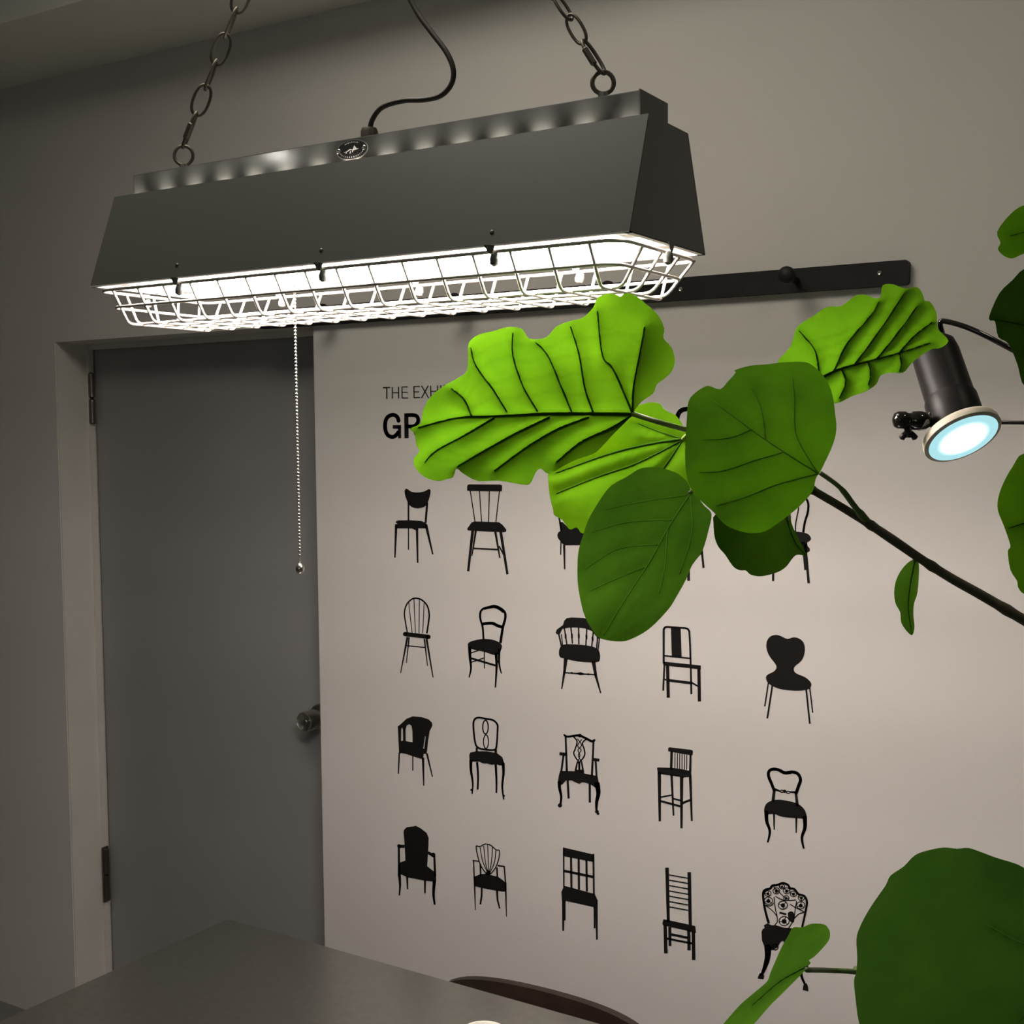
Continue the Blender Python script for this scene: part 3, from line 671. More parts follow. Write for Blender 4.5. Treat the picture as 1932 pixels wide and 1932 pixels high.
chain((1137.8, 156.3), .0140, .0025, (1047, -10), 'dark steel chain holding up the right end of the long lamp', .046, .75, True, .037, .0165, .0018)
# mains cable
cpx = [(697,250),(703,225),(722,202),(760,190),(800,188),(832,180),(852,158),(855,130),(842,98),(815,62),(790,28),(772,-6),(755,-50),(745,-100),(742,-160),(745,-230)]
pts = smooth_pts([on_y(a, b, yc*U) for a, b in cpx], 8)
pts[0] = lp(gx, yc, BZ1)+Vector((0, 0, .016))
top = pts[-1]; pts += [Vector((top.x, top.y, top.z+(ZC-top.z)*k/4)) for k in range(1, 5)]
bm = BM(); tube(bm, pts, .0032, 10); tag(obj('mains_cable', bm, M_cable, smooth=True), 'dark brown round cable curling down to the top of the long lamp', 'cable')
# pull chain
pc = on_y(557, 613, 1.0875*U); pz0 = lp(0, 0, .19).z; pe = on_y(566, 1062, 1.0875*U)
px_ = (pc.x+pe.x)/2
pull = empty('pull_chain', (px_, 1.0875*U, pe.z), 'beaded metal pull chain with a round end ball, hanging below the lamp', 'pull chain')
bm = BM(); z = pz0; i = 0
while z > pe.z+.006:
    bmesh.ops.create_icosphere(bm, subdivisions=2, radius=.00185, matrix=Matrix.Translation((px_, 1.0875*U, z))); z -= .00437
tube(bm, [(px_, 1.0875*U, pz0), (px_, 1.0875*U, pe.z)], .0005, 6)
o = obj('bead_chain', bm, M_nickel, pull, smooth=True); o['kind'] = 'stuff'
bm = BM(); lathe(bm, [(.0012, .0), (.003, -.0015), (.0052, -.0045), (.0057, -.0075), (.0052, -.0105), (.003, -.0135), (.0008, -.0145)], (px_, 1.0875*U, pe.z), (0, 0, 1), 24); obj('end_ball', bm, M_nickel, pull, smooth=True)

# ------------------------------------------------------------------ table, chair, cup
ZT_ = .72
c0 = on_z(430, 1734, ZT_)
ang = math.radians(-.9); ex = Vector((math.cos(ang), math.sin(ang), 0)); ey = Vector((-math.sin(ang)+.02, math.cos(ang), 0)).normalized()
TLn, TWd = 1.72, .80
table = empty('dining_table', (c0.x+.86, c0.y-.4, 0), 'grey matt rectangular table top below the lamp, corner towards the door', 'table')
cs = [c0-ey*TWd, c0-ey*TWd+ex*TLn, c0+ex*TLn, c0]
def rounded(P, r, n=5):
    out = []
    for i in range(len(P)):
        a, b, c = P[i-1], P[i], P[(i+1) % len(P)]; u = (a-b).normalized()*r; v = (c-b).normalized()*r
        for k in range(n+1):
            t = k/n; out.append((b+u)*(1-t)**2+b*2*t*(1-t)+(b+v)*t*t)
    return out
bm = BM(); prism(bm, [p_+Vector((0, 0, -.028)) for p_ in rounded(cs, .014)], (0, 0, .028)); obj('table_top', bm, M_table, table)
for sx, sy in ((.06, .06), (TLn-.06, .06), (.06, TWd-.06), (TLn-.06, TWd-.06)):
    q = c0+ex*sx-ey*sy; bm = BM(); box(bm, (q.x-.022, q.y-.022, 0), (q.x+.022, q.y+.022, ZT_-.028), .003); obj('leg', bm, M_tableleg, table)
bm = BM()
for s_ in (.07, TWd-.07):
    a = c0+ex*.09-ey*s_; b = c0+ex*(TLn-.09)-ey*s_; tube(bm, [(a.x, a.y, ZT_-.055), (b.x, b.y, ZT_-.055)], .02, 8)
obj('apron', bm, M_tableleg, table)
# chair behind the table: a curved wooden back rest shows above the table edge
YCH = 2.12
chx0 = on_y(850, 1850, YCH).x; chx1 = on_y(1250, 1940, YCH).x; chw = chx1-chx0; chc = (chx0+chx1)/2
zt0 = on_y(900, 1840, YCH).z; zt1 = on_y(1120, 1894, YCH).z; zt = (zt0+zt1)/2
ch = empty('dining_chair', (chc, YCH-.2, 0), 'dark brown wooden chair whose curved back shows over the table edge', 'chair')
bm = BM(); N = 28; prof = []
for i in range(N+1):
    t = i/N*2-1; x = chc+t*chw/2; y = YCH-.035*t*t
    e_ = max(0, 1-abs(t)**4.2)**.5
    prof.append((x, y, zt-.035+.040*e_, zt-.035-.075*e_))
for i in range(N):
    A, B = prof[i], prof[i+1]
    for yy0 in (0,):
        vs = [bm.verts.new(v) for v in ((A[0], A[1]-.009, A[3]), (B[0], B[1]-.009, B[3]), (B[0], B[1]-.009, B[2]), (A[0], A[1]-.009, A[2]), (A[0], A[1]+.009, A[3]), (B[0], B[1]+.009, B[3]), (B[0], B[1]+.009, B[2]), (A[0], A[1]+.009, A[2]))]
        bm.faces.new(vs[:4]); bm.faces.new(vs[4:][::-1]); bm.faces.new((vs[3], vs[2], vs[6], vs[7])); bm.faces.new((vs[0], vs[4], vs[5], vs[1]))
bmesh.ops.remove_doubles(bm, verts=bm.verts, dist=1e-5); obj('backrest', bm, M_wood, ch, auto=50)
for s_ in (-1, 1):
    bm = BM(); tube(bm, [(chc+s_*.17, YCH+.012, zt-.04), (chc+s_*.175, YCH-.01, .45), (chc+s_*.19, YCH+.02, 0)], [.011, .014, .011], 10); obj('leg', bm, M_wood, ch, smooth=True)
    bm = BM(); tube(bm, [(chc+s_*.18, YCH-.36, .44), (chc+s_*.19, YCH-.38, 0)], [.015, .011], 10); obj('leg', bm, M_wood, ch, smooth=True)
bm = BM(); box(bm, (chc-.21, YCH-.4, .43), (chc+.21, YCH-.01, .455), .01); obj('seat', bm, M_wood, ch)
# cup
cz = ZT_+.085; cc = on_z(912, 1948, cz); cupo = Vector((cc.x, cc.y, ZT_))
cup = empty('ceramic_cup', cupo, 'white ceramic cup on the table at the bottom edge of the view', 'cup')
bm = BM(); lathe(bm, [(.024, 0), (.026, .003), (.034, .03), (.038, .085), (.0365, .0865), (.035, .085), (.031, .03), (.02, .006), (.0005, .005)], cupo, (0, 0, 1), 40); obj('cup_body', bm, M_cup, cup, smooth=True)
bm = BM(); tube(bm, smooth_pts([cupo+Vector((.035, 0, .07)), cupo+Vector((.06, 0, .068)), cupo+Vector((.064, 0, .045)), cupo+Vector((.052, 0, .028)), cupo+Vector((.033, 0, .026))], 5), .0045, 10); obj('handle', bm, M_cup, cup, smooth=True)

# ------------------------------------------------------------------ clip-on spotlight
DL = 1.34
spot = empty('clip_spotlight', at(1815, 822, DL), 'small black cylindrical spotlight with glowing blue-white round bulb, right of the leaves', 'spotlight')
dc = at(1817, 826, DL)                      # disc centre
back = at(1786, 668, DL+.035)
ax = (back-dc)                              # direction from the disc to the back of the housing
# the disc is seen as an ellipse 150 x 92 px whose short axis points up the image: tilt it accordingly
ud = (-CD*.93-CR*.25).normalized(); axn = (ud*.83+CF*.55).normalized()
m_px = DL/F
bm = BM(); R_ = 74.5*m_px
lathe(bm, [(R_*.90, -.0008), (R_, .0006), (R_*1.0, .006), (R_*.965, .0095), (R_*.80, .0125), (.02, .014)], dc, axn, 48, closed_ends=False); obj('bulb_rim', bm, M_rim, spot, auto=50)
Mb = bpy.data.materials.new('bulb_glow'); Mb.use_nodes = True; nt = Mb.node_tree; nt.nodes.clear()
tc = nt.nodes.new('ShaderNodeTexCoord'); vl = nt.nodes.new('ShaderNodeVectorMath'); vl.operation = 'LENGTH'
mr = nt.nodes.new('ShaderNodeMapRange'); mr.inputs['From Min'].default_value = R_*.40; mr.inputs['From Max'].default_value = R_*.72; mr.interpolation_type = 'SMOOTHSTEP'
rp = nt.nodes.new('ShaderNodeValToRGB'); rp.color_ramp.elements[0].color = (1.0, 1.0, 1.0, 1); rp.color_ramp.elements[1].color = (.40, .74, .80, 1)
ms = nt.nodes.new('ShaderNodeMapRange'); ms.inputs['From Min'].default_value = 0; ms.inputs['From Max'].default_value = 1; ms.inputs['To Min'].default_value = 2.6; ms.inputs['To Max'].default_value = .98
em = nt.nodes.new('ShaderNodeEmission'); ou = nt.nodes.new('ShaderNodeOutputMaterial'); L = nt.links
L.new(tc.outputs['Object'], vl.inputs[0]); L.new(vl.outputs['Value'], mr.inputs['Value']); L.new(mr.outputs[0], rp.inputs[0]); L.new(rp.outputs[0], em.inputs[0]); L.new(mr.outputs[0], ms.inputs['Value']); L.new(ms.outputs[0], em.inputs[1]); L.new(em.outputs[0], ou.inputs[0])
bm = BM(); lathe(bm, [(R_*.92, 0), (R_*.6, -.0018), (R_*.3, -.0026), (.0005, -.003)], Vector((0, 0, 0)), axn, 48, closed_ends=False)
me = bpy.data.meshes.new('bulb_face'); bm.to_mesh(me); bm.free(); me.materials.append(Mb)
for p_ in me.polygons: p_.use_smooth = True
bf = bpy.data.objects.new('bulb_face', me); COL.objects.link(bf); bf.parent = spot; bf.location = dc-spot.location
hr = 50*m_px; hd = (back-dc); hl = .106
hx = (-CD*.98-CR*.16+CF*.42).normalized()
bm = BM(); lathe(bm, [(hr*.96, .012), (hr*1.0, .02), (hr*.99, .047), (hr*.90, .054)], dc, hx, 40, closed_ends=False); obj('lamp_holder', bm, M_black, spot, auto=35)
bm = BM(); lathe(bm, [(hr*.94, .050), (hr*.925, .0515), (hr*.90, .105), (hr*.83, .117), (hr*.6, .124), (hr*.28, .127), (hr*.27, .140), (hr*.18, .146), (.001, .147)], dc, hx, 40); obj('housing', bm, M_black, spot, auto=35)
cb = dc+hx*.146
# cord: out of the cap, bends over and runs off to the right
cpt = [cb, at(1778, 640, DL+.07), at(1774, 612, DL+.06), at(1782, 606, DL+.055), at(1830, 620, DL+.04), at(1895, 652, DL+.03), at(1990, 705, DL+.02), at(2100, 790, DL+.05), at(2150, 900, DL+.1)]
bm = BM(); tube(bm, smooth_pts(cpt, 8), .0031, 10); obj('power_cord', bm, M_blackgl, spot, smooth=True)
# swivel clamp
sw = at(1752, 800, DL+.02)
bm = BM(); tube(bm, smooth_pts([at(1765, 765, DL+.01), at(1755, 785, DL+.01), at(1740, 797, DL+.01)], 4), .0042, 10)
tube(bm, [at(1732, 797, DL+.01), at(1772, 800, DL+.015)], .0045, 10)
obj('swivel_arm', bm, M_blackgl, spot, smooth=True)
bm = BM(); d_ = (at(1740, 797, DL)-at(1690, 795, DL)).normalized(); o_ = at(1684, 792, DL)
lathe(bm, [(.002, 0), (.0075, .002), (.0095, .006), (.0098, .013), (.0082, .0165), (.0078, .018), (.0080, .0195), (.0102, .022), (.0108, .030), (.0095, .036), (.006, .041)], o_, d_, 24); obj('clamp_body', bm, M_blackgl, spot, smooth=True)
bm = BM(); tube(bm, [at(1712, 780, DL), at(1714, 826, DL)], .0042, 10); obj('clamp_screw', bm, M_blackgl, spot, smooth=True)
bm = BM()
for a, b in (((1712, 812), (1701, 827)), ((1716, 812), (1727, 827))):
    A_, B_ = at(*a, DL), at(*b, DL); tube(bm, [A_, A_.lerp(B_, .5), B_, B_+(B_-A_)*.12], [.0015, .003, .0036, .001], 8)
obj('wing_nut', bm, M_black, spot, smooth=True)
stx = at(2120, 800, DL+.03)
bm = BM(); tube(bm, [at(1752, 795, DL+.03), at(1885, 797, DL+.03), stx], .0023, 10); obj('support_rod', bm, M_bronze, spot, smooth=True)
bm = BM(); tube(bm, [(stx.x, stx.y, .01), (stx.x, stx.y, stx.z+.05)], .011, 14); obj('stand_pole', bm, M_black, spot, smooth=True)
bm = BM(); lathe(bm, [(.15, 0), (.15, .012), (.02, .022)], (stx.x, stx.y, 0), (0, 0, 1), 36); obj('stand_base', bm, M_black, spot)

# ------------------------------------------------------------------ potted plant with large heart-shaped leaves
K5 = (700, 500, 700/1803); K6 = (1250, 480, 682/1757); K8 = (1782, 350, 150/362); KD = (1340, 1560, 592/1932); KF = ZF
pot = Vector((.33, 1.2, 0))
plant = empty('potted_plant', pot, 'leafy plant reaching in from the right on a long brown branch, big heart-shaped leaves', 'plant')
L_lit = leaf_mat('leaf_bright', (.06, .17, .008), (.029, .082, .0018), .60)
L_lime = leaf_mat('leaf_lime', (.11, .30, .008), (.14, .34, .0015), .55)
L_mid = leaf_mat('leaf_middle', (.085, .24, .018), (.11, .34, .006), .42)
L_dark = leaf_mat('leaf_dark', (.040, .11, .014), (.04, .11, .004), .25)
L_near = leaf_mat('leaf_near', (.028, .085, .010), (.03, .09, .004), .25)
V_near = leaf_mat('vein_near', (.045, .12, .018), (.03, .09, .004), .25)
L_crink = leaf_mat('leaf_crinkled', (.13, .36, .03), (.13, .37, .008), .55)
V_dark = leaf_mat('vein_green', (.035, .10, .008), (.022, .07, .002), .5, .7); V_pale = leaf_mat('vein_pale', (.20, .42, .06), (.26, .62, .02), .5, .7)
def inside(x, y, P):
    c = False; n = len(P)
    for i in range(n):
        x0, y0 = P[i]; x1, y1 = P[i-1]
        if (y0 > y) != (y1 > y) and x < (x1-x0)*(y-y0)/(y1-y0)+x0: c = not c
    return c
def segd(x, y, a, b):
    dx, dy = b[0]-a[0], b[1]-a[1]; t = max(0, min(1, ((x-a[0])*dx+(y-a[1])*dy)/(dx*dx+dy*dy+1e-9)))
    return math.hypot(x-a[0]-t*dx, y-a[1]-t*dy)
def leaf(k, outline, anchors, veins, m, vm, vk=1.0, puck=.004, wave=.006, step=11, vr=(.0017, .0007), cup=0.0, seed=0, label=None, grow=1.0):
    tp = lambda p: (k[0]+p[0]*k[2], k[1]+p[1]*k[2])
    O = [tp(p) for p in outline]
    q = smooth_pts([Vector((a, b, 0)) for a, b in O], 3, True); O = [(v.x, v.y) for v in q]
    V = [[tp(p) for p in v] for v in veins]
    V = [[(v.x, v.y) for v in smooth_pts([Vector((a, b, 0)) for a, b in vv], 5)] for vv in V]
    # a true plane in space has 1/depth linear in the pixel position
    (x0, y0, d0), (x1, y1, d1), (x2, y2, d2) = anchors
    Mx = Matrix(((x0, y0, 1), (x1, y1, 1), (x2, y2, 1))).inverted(); A = Mx @ Vector((1/d0, 1/d1, 1/d2))
    cx = sum(p[0] for p in O)/len(O); cy = sum(p[1] for p in O)/len(O); R2 = max((p[0]-cx)**2+(p[1]-cy)**2 for p in O)
    segs = [(v[i], v[i+1]) for v in V for i in range(len(v)-1)]
    def dep(x, y):
        d = 1/(A.x*x+A.y*y+A.z)
        r = ((x-cx)**2+(y-cy)**2)/R2
        w_ = mnoise.noise(Vector((x*.009, y*.009, seed*3.1)))*wave*(.4+1.2*r)
        pk_ = 0
        if segs:
            dm = min(segd(x, y, a, b) for a, b in segs); pk_ = -puck*(1-math.exp(-dm/14))
        return d+w_+pk_+cup*r
    pts = list(O); nb = len(O)
    ys = [p[1] for p in O]; xs_ = [p[0] for p in O]; yv = min(ys); row = 0
    while yv < max(ys):
        xv = min(xs_)+(row % 2)*step/2
        while xv < max(xs_):
            if inside(xv, yv, O) and min(math.hypot(xv-a, yv-b) for a, b in O) > step*.45: pts.append((xv, yv))
            xv += step
        yv += step*.87; row += 1
    r = delaunay_2d_cdt([Vector(p) for p in pts], [], [list(range(nb))], 1, 1e-4)
    me = bpy.data.meshes.new('leaf')
    me.from_pydata([tuple(at(v.x, v.y, dep(v.x, v.y))) for v in r[0]], [], [tuple(f) for f in r[2]]); me.update()
    # tissue is thicker and darker along the veins and their finer cross veins: stored as a point attribute
    ter = []
    for i in range(1, len(V)-1):
        A_, B_ = V[i], V[i+1]
        for f_ in (.3, .5, .7, .88):
            a = A_[int(f_*(len(A_)-1))]; b = B_[int((f_-.06)*(len(B_)-1))]
            if math.hypot(a[0]-b[0], a[1]-b[1]) < 130:
                mdp = ((a[0]+b[0])/2+7*math.sin(i+f_*9), (a[1]+b[1])/2+7*math.cos(i*2+f_*7)); ter += [(a, mdp), (mdp, b)]
    att = me.attributes.new('vein', 'FLOAT', 'POINT')
    for i, v in enumerate(r[0]):
        x, y = v.x, v.y
        a = max((math.exp(-segd(x, y, *q_)/7)*.75 for q_ in segs), default=0)
        b = max((math.exp(-(segd(x, y, *q_)/3.5)**2)*.28 for q_ in ter), default=0)
        att.data[i].value = min(1, vk*(a+b)+.12*max(0, mnoise.noise(Vector((x*.04, y*.04, 5.0)))))
    o = link('leaf', me, m, plant, True)
    if label: o['label'] = label
    if V:
        bm = BM()
        for i, v in enumerate(V):
            r0 = vr[0] if i == 0 else vr[0]*.62
            n = len(v); tube(bm, [at(a, b, dep(a, b)-.0004) for a, b in v], [r0+(vr[1]-r0)*j/(n-1) for j in range(n)], 6)
        vo = obj('leaf_vein', bm, vm, o, smooth=True)
    return o, dep

o1, dep1 = leaf(K5, [(190,795),(240,770),(255,700),(290,640),(350,590),(430,545),(465,515),(472,450),(475,380),(520,340),(600,320),(660,302),(720,305),(745,325),(765,356),(820,360),(860,345),(900,300),(960,275),(1030,255),(1080,205),(1100,160),(1150,140),(1195,145),(1213,158),(1230,138),(1280,145),(1350,200),(1400,250),(1425,310),(1422,355),(1460,400),(1477,460),(1465,510),(1430,550),(1390,580),(1370,625),(1320,660),(1285,700),(1272,725),(1240,760),(1180,820),(1110,895),(1075,920),(1000,945),(930,980),(865,1015),(825,990),(800,1010),(775,1060),(740,1068),(620,1048),(520,1050),(450,1015),(415,990),(400,1030),(370,1040),(325,1050),(260,1030),(215,985),(208,940),(235,905),(222,880),(212,820)],
 [(785, 800, 1.34), (1190, 780, 1.22), (1170, 560, 1.20)],
 [[(1272,725),(1150,722),(850,722),(600,735),(420,742),(230,790)],[(1272,725),(1180,510),(1125,440),(1100,220)],[(1272,725),(1275,600),(1305,440),(1330,300)],[(1080,715),(1040,600),(1010,430),(970,300)],[(975,712),(920,580),(860,440),(800,375)],[(810,710),(740,590),(690,440),(690,330)],[(660,712),(590,600),(510,490),(485,400)],[(490,735),(450,650),(390,600)],[(1272,728),(1170,790),(1020,860),(900,960)],[(1060,738),(900,800),(750,890),(600,1000)],[(870,738),(700,820),(520,920),(420,980)],[(600,742),(450,830),(320,900),(260,960)]],
 L_lit, V_dark, puck=.006, wave=.014, cup=.01, step=6.5, seed=1, label='largest bright backlit leaf with ragged edge, just under the lamp')
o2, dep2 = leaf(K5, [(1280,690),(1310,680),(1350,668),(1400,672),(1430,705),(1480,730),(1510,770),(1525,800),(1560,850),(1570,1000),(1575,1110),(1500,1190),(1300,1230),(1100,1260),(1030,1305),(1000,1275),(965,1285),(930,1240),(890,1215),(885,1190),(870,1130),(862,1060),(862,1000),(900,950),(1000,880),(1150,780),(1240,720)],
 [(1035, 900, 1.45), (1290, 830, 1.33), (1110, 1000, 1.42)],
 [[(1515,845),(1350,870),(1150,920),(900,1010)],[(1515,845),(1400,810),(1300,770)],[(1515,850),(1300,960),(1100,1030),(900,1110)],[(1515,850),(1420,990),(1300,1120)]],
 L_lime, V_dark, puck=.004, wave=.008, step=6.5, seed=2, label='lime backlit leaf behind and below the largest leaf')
o3, dep3 = leaf(K6, [(125,720),(150,680),(200,645),(230,640),(280,655),(320,615),(355,575),(352,562),(430,540),(500,535),(580,525),(680,522),(730,540),(790,600),(825,680),(840,780),(845,850),(830,920),(790,1010),(765,1060),(745,1090),(730,1150),(680,1210),(630,1255),(570,1300),(500,1345),(430,1355),(360,1340),(300,1310),(250,1255),(200,1210),(150,1160),(120,1090),(110,1000),(112,900),(118,800)],
 [(1300, 800, 1.04), (1545, 890, .99), (1450, 690, 1.05)],
 [[(755,1062),(590,960),(430,850),(250,715)],[(755,1062),(650,880),(640,700),(630,600)],[(755,1065),(550,1120),(400,1180),(260,1220)],[(590,960),(450,1000),(300,1050),(180,1060)],[(430,850),(330,890),(200,900)],[(500,900),(480,760),(430,640)]],
 L_mid, V_pale, puck=.002, wave=.006, vk=.35, vr=(.0008, .0003), cup=.015, seed=3, label='broad round green leaf hiding the end of the branch')
o4, dep4 = leaf(K5, [(1555,1110),(1540,1060),(1500,1020),(1460,1000),(1400,985),(1350,983),(1300,992),(1250,1025),(1170,1070),(1120,1130),(1060,1230),(1035,1300),(1010,1380),(1003,1460),(1005,1550),(1020,1640),(1040,1710),(1080,1780),(1115,1815),(1200,1830),(1260,1820),(1350,1770),(1440,1680),(1480,1620),(1530,1530),(1560,1460),(1610,1390),(1640,1290),(1655,1210),(1620,1170),(1580,1120)],
 [(1300, 935, 1.09), (1100, 1040, 1.13), (1180, 1200, 1.03)],
 [[(1550,1115),(1450,1270),(1350,1450),(1200,1680),(1130,1800)],[(1550,1118),(1350,1145),(1130,1190)],[(1470,1240),(1250,1250),(1070,1300)],[(1400,1360),(1200,1380),(1040,1480)],[(1340,1465),(1180,1530),(1050,1590)],[(1550,1125),(1560,1300),(1500,1500)],[(1440,1290),(1430,1450),(1400,1600)]],
 L_mid, V_pale, puck=.002, wave=.006, vk=.35, vr=(.0008, .0003), cup=.012, seed=4, label='dark oval leaf hanging point down below the lime leaf')
o5, dep5 = leaf(K6, [(560,520),(620,450),(650,360),(690,325),(740,295),(800,255),(870,250),(930,205),(980,195),(1030,212),(1060,205),(1070,150),(1120,145),(1160,160),(1190,165),(1240,160),(1265,195),(1275,225),(1300,230),(1330,280),(1335,340),(1345,370),(1390,420),(1350,455),(1310,460),(1260,490),(1210,530),(1170,575),(1110,575),(1060,590),(1040,630),(990,665),(920,690),(840,725),(780,680),(730,620),(640,600),(580,570)],
 [(1480, 690, 1.14), (1780, 650, 1.20), (1660, 550, 1.19)],
 [[(700,640),(790,590),(870,555),(1000,520),(1150,480),(1300,430)],[(760,600),(740,470),(660,370)],[(830,570),(900,430),(1010,300),(1050,230)],[(930,540),(1020,420),(1130,260),(1180,180)],[(1040,510),(1130,400),(1240,250)],[(1150,480),(1220,400),(1310,330)],[(870,560),(890,620),(860,700)],[(1000,522),(1010,580),(1000,640)],[(1150,482),(1160,530),(1150,570)]],
 L_crink, V_dark, puck=.007, wave=.012, step=6.5, seed=5, label='crinkled bright leaf between the round leaf and the spotlight')
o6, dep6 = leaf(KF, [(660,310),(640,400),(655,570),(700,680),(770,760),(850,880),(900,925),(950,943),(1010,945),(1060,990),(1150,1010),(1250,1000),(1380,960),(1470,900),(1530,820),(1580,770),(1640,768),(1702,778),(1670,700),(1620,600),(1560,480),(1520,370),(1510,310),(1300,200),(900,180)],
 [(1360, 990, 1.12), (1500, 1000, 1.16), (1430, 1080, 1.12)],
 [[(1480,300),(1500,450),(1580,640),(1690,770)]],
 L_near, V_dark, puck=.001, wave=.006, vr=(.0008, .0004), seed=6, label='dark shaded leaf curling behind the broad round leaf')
o7, dep7 = leaf(K6, [(1215,1485),(1240,1490),(1247,1530),(1240,1640),(1222,1700),(1220,1760),(1225,1810),(1215,1850),(1190,1835),(1160,1790),(1155,1740),(1130,1690),(1127,1620),(1145,1560),(1180,1510)],
 [(1725, 1060, 1.0), (1690, 1110, 1.02), (1720, 1190, .98)],
 [[(1228,1490),(1205,1600),(1195,1720),(1213,1845)]], L_mid, V_dark, puck=.002, wave=.003, step=7, vr=(.0007, .0003), seed=7, label='small narrow young leaf hanging from the branch')
o8, dep8 = leaf(K8, [(362,90),(300,130),(240,210),(255,260),(243,290),(270,320),(310,332),(362,310),(450,290),(480,180),(430,100)],
 [(1890, 440, .98), (1960, 440, .96), (1930, 480, 1.0)], [[(480,180),(400,200),(300,230)]], L_mid, V_dark, puck=.003, wave=.008, vr=(.0008, .0003), seed=8)
o9, dep9 = leaf(K8, [(362,380),(310,430),(250,490),(205,590),(208,615),(230,620),(245,690),(290,720),(330,810),(345,870),(362,910),(420,940),(520,850),(560,650),(520,450),(440,380)],
 [(1880, 600, .95), (1960, 620, .93), (1930, 700, .97)], [[(540,640),(400,640),(230,610)]], L_dark, V_dark, puck=.002, wave=.005, vr=(.0008, .0003), seed=9)
o10, dep10 = leaf(K8, [(362,1220),(310,1280),(270,1350),(245,1420),(243,1480),(270,1550),(300,1640),(288,1665),(300,1750),(330,1800),(335,1830),(362,1860),(430,1870),(520,1750),(560,1500),(480,1280)],
 [(1885, 950, .90), (1960, 950, .88), (1930, 1080, .9)], [[(540,1500),(430,1520),(290,1560)]], L_mid, V_dark, puck=.002, wave=.005, vr=(.0008, .0003), seed=10)
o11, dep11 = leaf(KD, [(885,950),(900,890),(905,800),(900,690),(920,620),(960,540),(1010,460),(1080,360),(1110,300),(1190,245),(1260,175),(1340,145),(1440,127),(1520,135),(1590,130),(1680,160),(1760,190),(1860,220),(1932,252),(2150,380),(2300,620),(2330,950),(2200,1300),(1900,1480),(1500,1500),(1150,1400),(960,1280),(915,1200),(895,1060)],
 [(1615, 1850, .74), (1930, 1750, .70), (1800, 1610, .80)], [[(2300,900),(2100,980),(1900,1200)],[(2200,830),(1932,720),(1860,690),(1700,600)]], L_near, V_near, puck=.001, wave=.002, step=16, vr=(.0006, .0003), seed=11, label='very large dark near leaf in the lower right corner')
o12, dep12 = leaf(KD, [(510,620),(570,618),(620,597),(700,600),(730,630),(738,660),(730,700),(690,750),(640,800),(608,822),(618,838),(600,860),(570,900),(520,950),(440,1030),(360,1110),(270,1214),(150,1340),(30,1400),(-10,1320),(80,1214),(180,1100),(260,1030),(320,980),(355,945),(370,900),(400,830),(440,740),(480,670)],
 [(1500, 1750, .90), (1560, 1760, .84), (1380, 1930, .86)], [[(600,860),(540,890),(420,960),(260,1100)]], L_mid, V_dark, puck=.002, wave=.004, step=9, vr=(.0007, .0003), seed=12, label='narrow leaf seen edge on in front of the ornate garden chair')

# branch with swollen nodes, trunk out of view, petioles
bpx = [(1532,924,1.02,15),(1580,952,1.015,15),(1634,985,1.01,16),(1681,1016,1.0,18),(1735,1053,.995,17),(1793,1090,.99,18),(1852,1123,.985,19),(1932,1170,.975,20),(2010,1217,.97,21),(2100,1272,.97,22),(2200,1340,.98,23)]
bp = [at(a, b, c) for a, b, c, d in bpx]; br = [d/2*c/F for a, b, c, d in bpx]
q = bp[-1]; d_ = bp[-1]-bp[-2]
bp += [q+d_*1.0+Vector((0, 0, -.01)), q+d_*2.1+Vector((0, .01, -.06)), q+d_*3.0+Vector((.01, .02, -.16))]; q = bp[-1]
bp += [q.lerp(Vector((pot.x, pot.y, .95)), .5)+Vector((.02, 0, 0)), Vector((pot.x, pot.y, .95)), Vector((pot.x, pot.y, .65)), Vector((pot.x, pot.y, .33))]; br += [.0075, .009, .011, .013, .015, .018, .021]
P = smooth_pts(bp, 5); Rr = []
for i in range(len(P)):
    t = i/5; a = min(int(t), len(br)-2); f_ = t-a; Rr.append(br[a]*(1-f_)+br[a+1]*f_+(.0007 if i % 11 == 0 else 0))
bm = BM(); tube(bm, P, Rr, 12); obj('branch', bm, M_bark, plant, smooth=True)
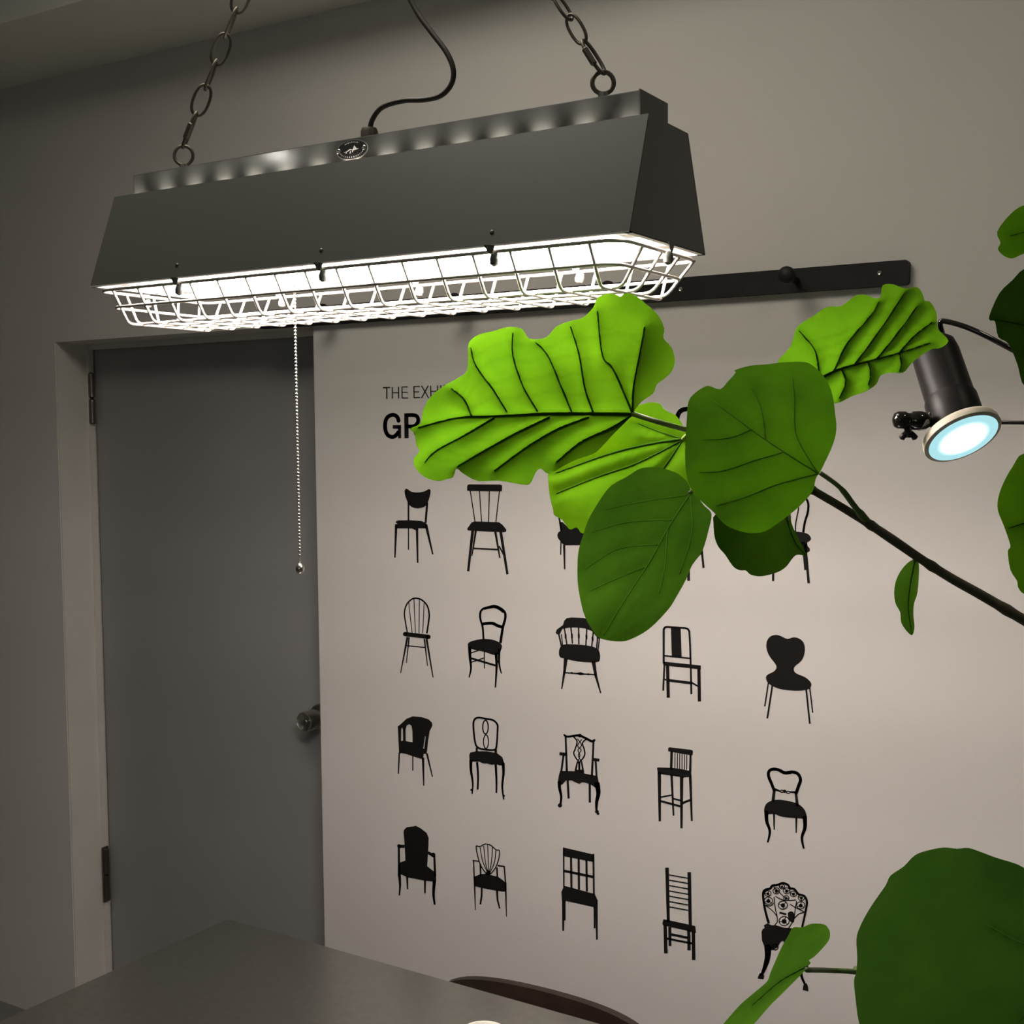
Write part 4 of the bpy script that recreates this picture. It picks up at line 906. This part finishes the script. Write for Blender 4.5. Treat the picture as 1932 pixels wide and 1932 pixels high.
# thin green shoot that carries the far leaves, hidden behind the round leaf
sh = [(1532,924,1.02),(1480,900,1.09),(1400,860,1.16),(1340,835,1.2),(1300,812,1.22)]
bm = BM(); tube(bm, smooth_pts([at(*p_) for p_ in sh], 4), .0042, 10); obj('shoot', bm, M_petiole, plant, smooth=True)
def pet(pts, r, m=M_petiole): bm = BM(); tube(bm, smooth_pts([at(*p_) for p_ in pts], 5), r, 10); obj('petiole', bm, m, plant, smooth=True)
pet([(1194, 781, dep1(1194, 781)), (1245, 797, 1.19), (1300, 812, 1.22)], [.0026]*11)
pet([(1288, 828, dep2(1288, 828)), (1300, 818, 1.25), (1310, 822, 1.22)], .0018)
pet([(1302, 932, dep4(1302, 932)), (1318, 900, 1.13), (1340, 850, 1.19)], .0022)
pet([(1547, 892, dep3(1545, 890)), (1585, 920, 1.0), (1612, 955, 1.005), (1636, 985, 1.01)], [.0019]*6+[.0024]*6+[.0034]*4)
pet([(1520, 730, dep5(1530, 720)), (1500, 800, 1.12), (1480, 900, 1.09)], .0020)
pet([(1485, 980, dep6(1485, 980)), (1490, 940, 1.1), (1500, 908, 1.06)], .0018)
pet([(1724, 1060, dep7(1724, 1060)), (1728, 1050, .998), (1735, 1050, .995)], .0014)
# second, upright stem beside the view that carries the leaves along the right edge
stem = [(pot.x, pot.y, .33), (pot.x-.04, pot.y+.02, .75), (.27, 1.19, 1.1), (.24, 1.14, 1.45), (.20, 1.08, 1.75), (.17, 1.03, 1.98)]
bm = BM(); sp = smooth_pts(stem, 6); tube(bm, sp, [.014-.010*i/(len(sp)-1) for i in range(len(sp))], 12); obj('stem', bm, M_bark, plant, smooth=True)
def pet2(pts, end, r):
    P_ = [at(*p_) for p_ in pts]; e_ = Vector(end); a = P_[-1]; P_ += [a.lerp(e_, .5)+Vector((0, 0, .012)), e_]
    bm = BM(); tube(bm, smooth_pts(P_, 6), r, 10); obj('petiole', bm, M_petiole, plant, smooth=True)
pet2([(1522, 1830, dep12(1522, 1830)), (1570, 1831, .86), (1615, 1834, .86), (1700, 1850, .88)], (.265, 1.185, 1.14), .0018)
pet2([(1981, 425, dep8(1981, 425))], (.175, 1.04, 1.94), .0022)
pet2([(2005, 615, dep9(2005, 615))], (.20, 1.08, 1.76), .0022)
pet2([(2005, 970, dep10(2005, 970))], (.235, 1.13, 1.5), .0022)
pet2([(2045, 1835, dep11(2045, 1835))], (.28, 1.2, 1.0), .0026)
bm = BM(); lathe(bm, [(.12, 0), (.13, .01), (.165, .29), (.178, .29), (.178, .33), (.16, .33), (.158, .30), (.001, .30)], pot, (0, 0, 1), 48); po = obj('pot', bm, M_pot, plant, auto=40)
bm = BM(); lathe(bm, [(.155, 0), (.1, .006), (.001, .01)], pot+Vector((0, 0, .302)), (0, 0, 1), 32); obj('soil', bm, M_soil, plant)
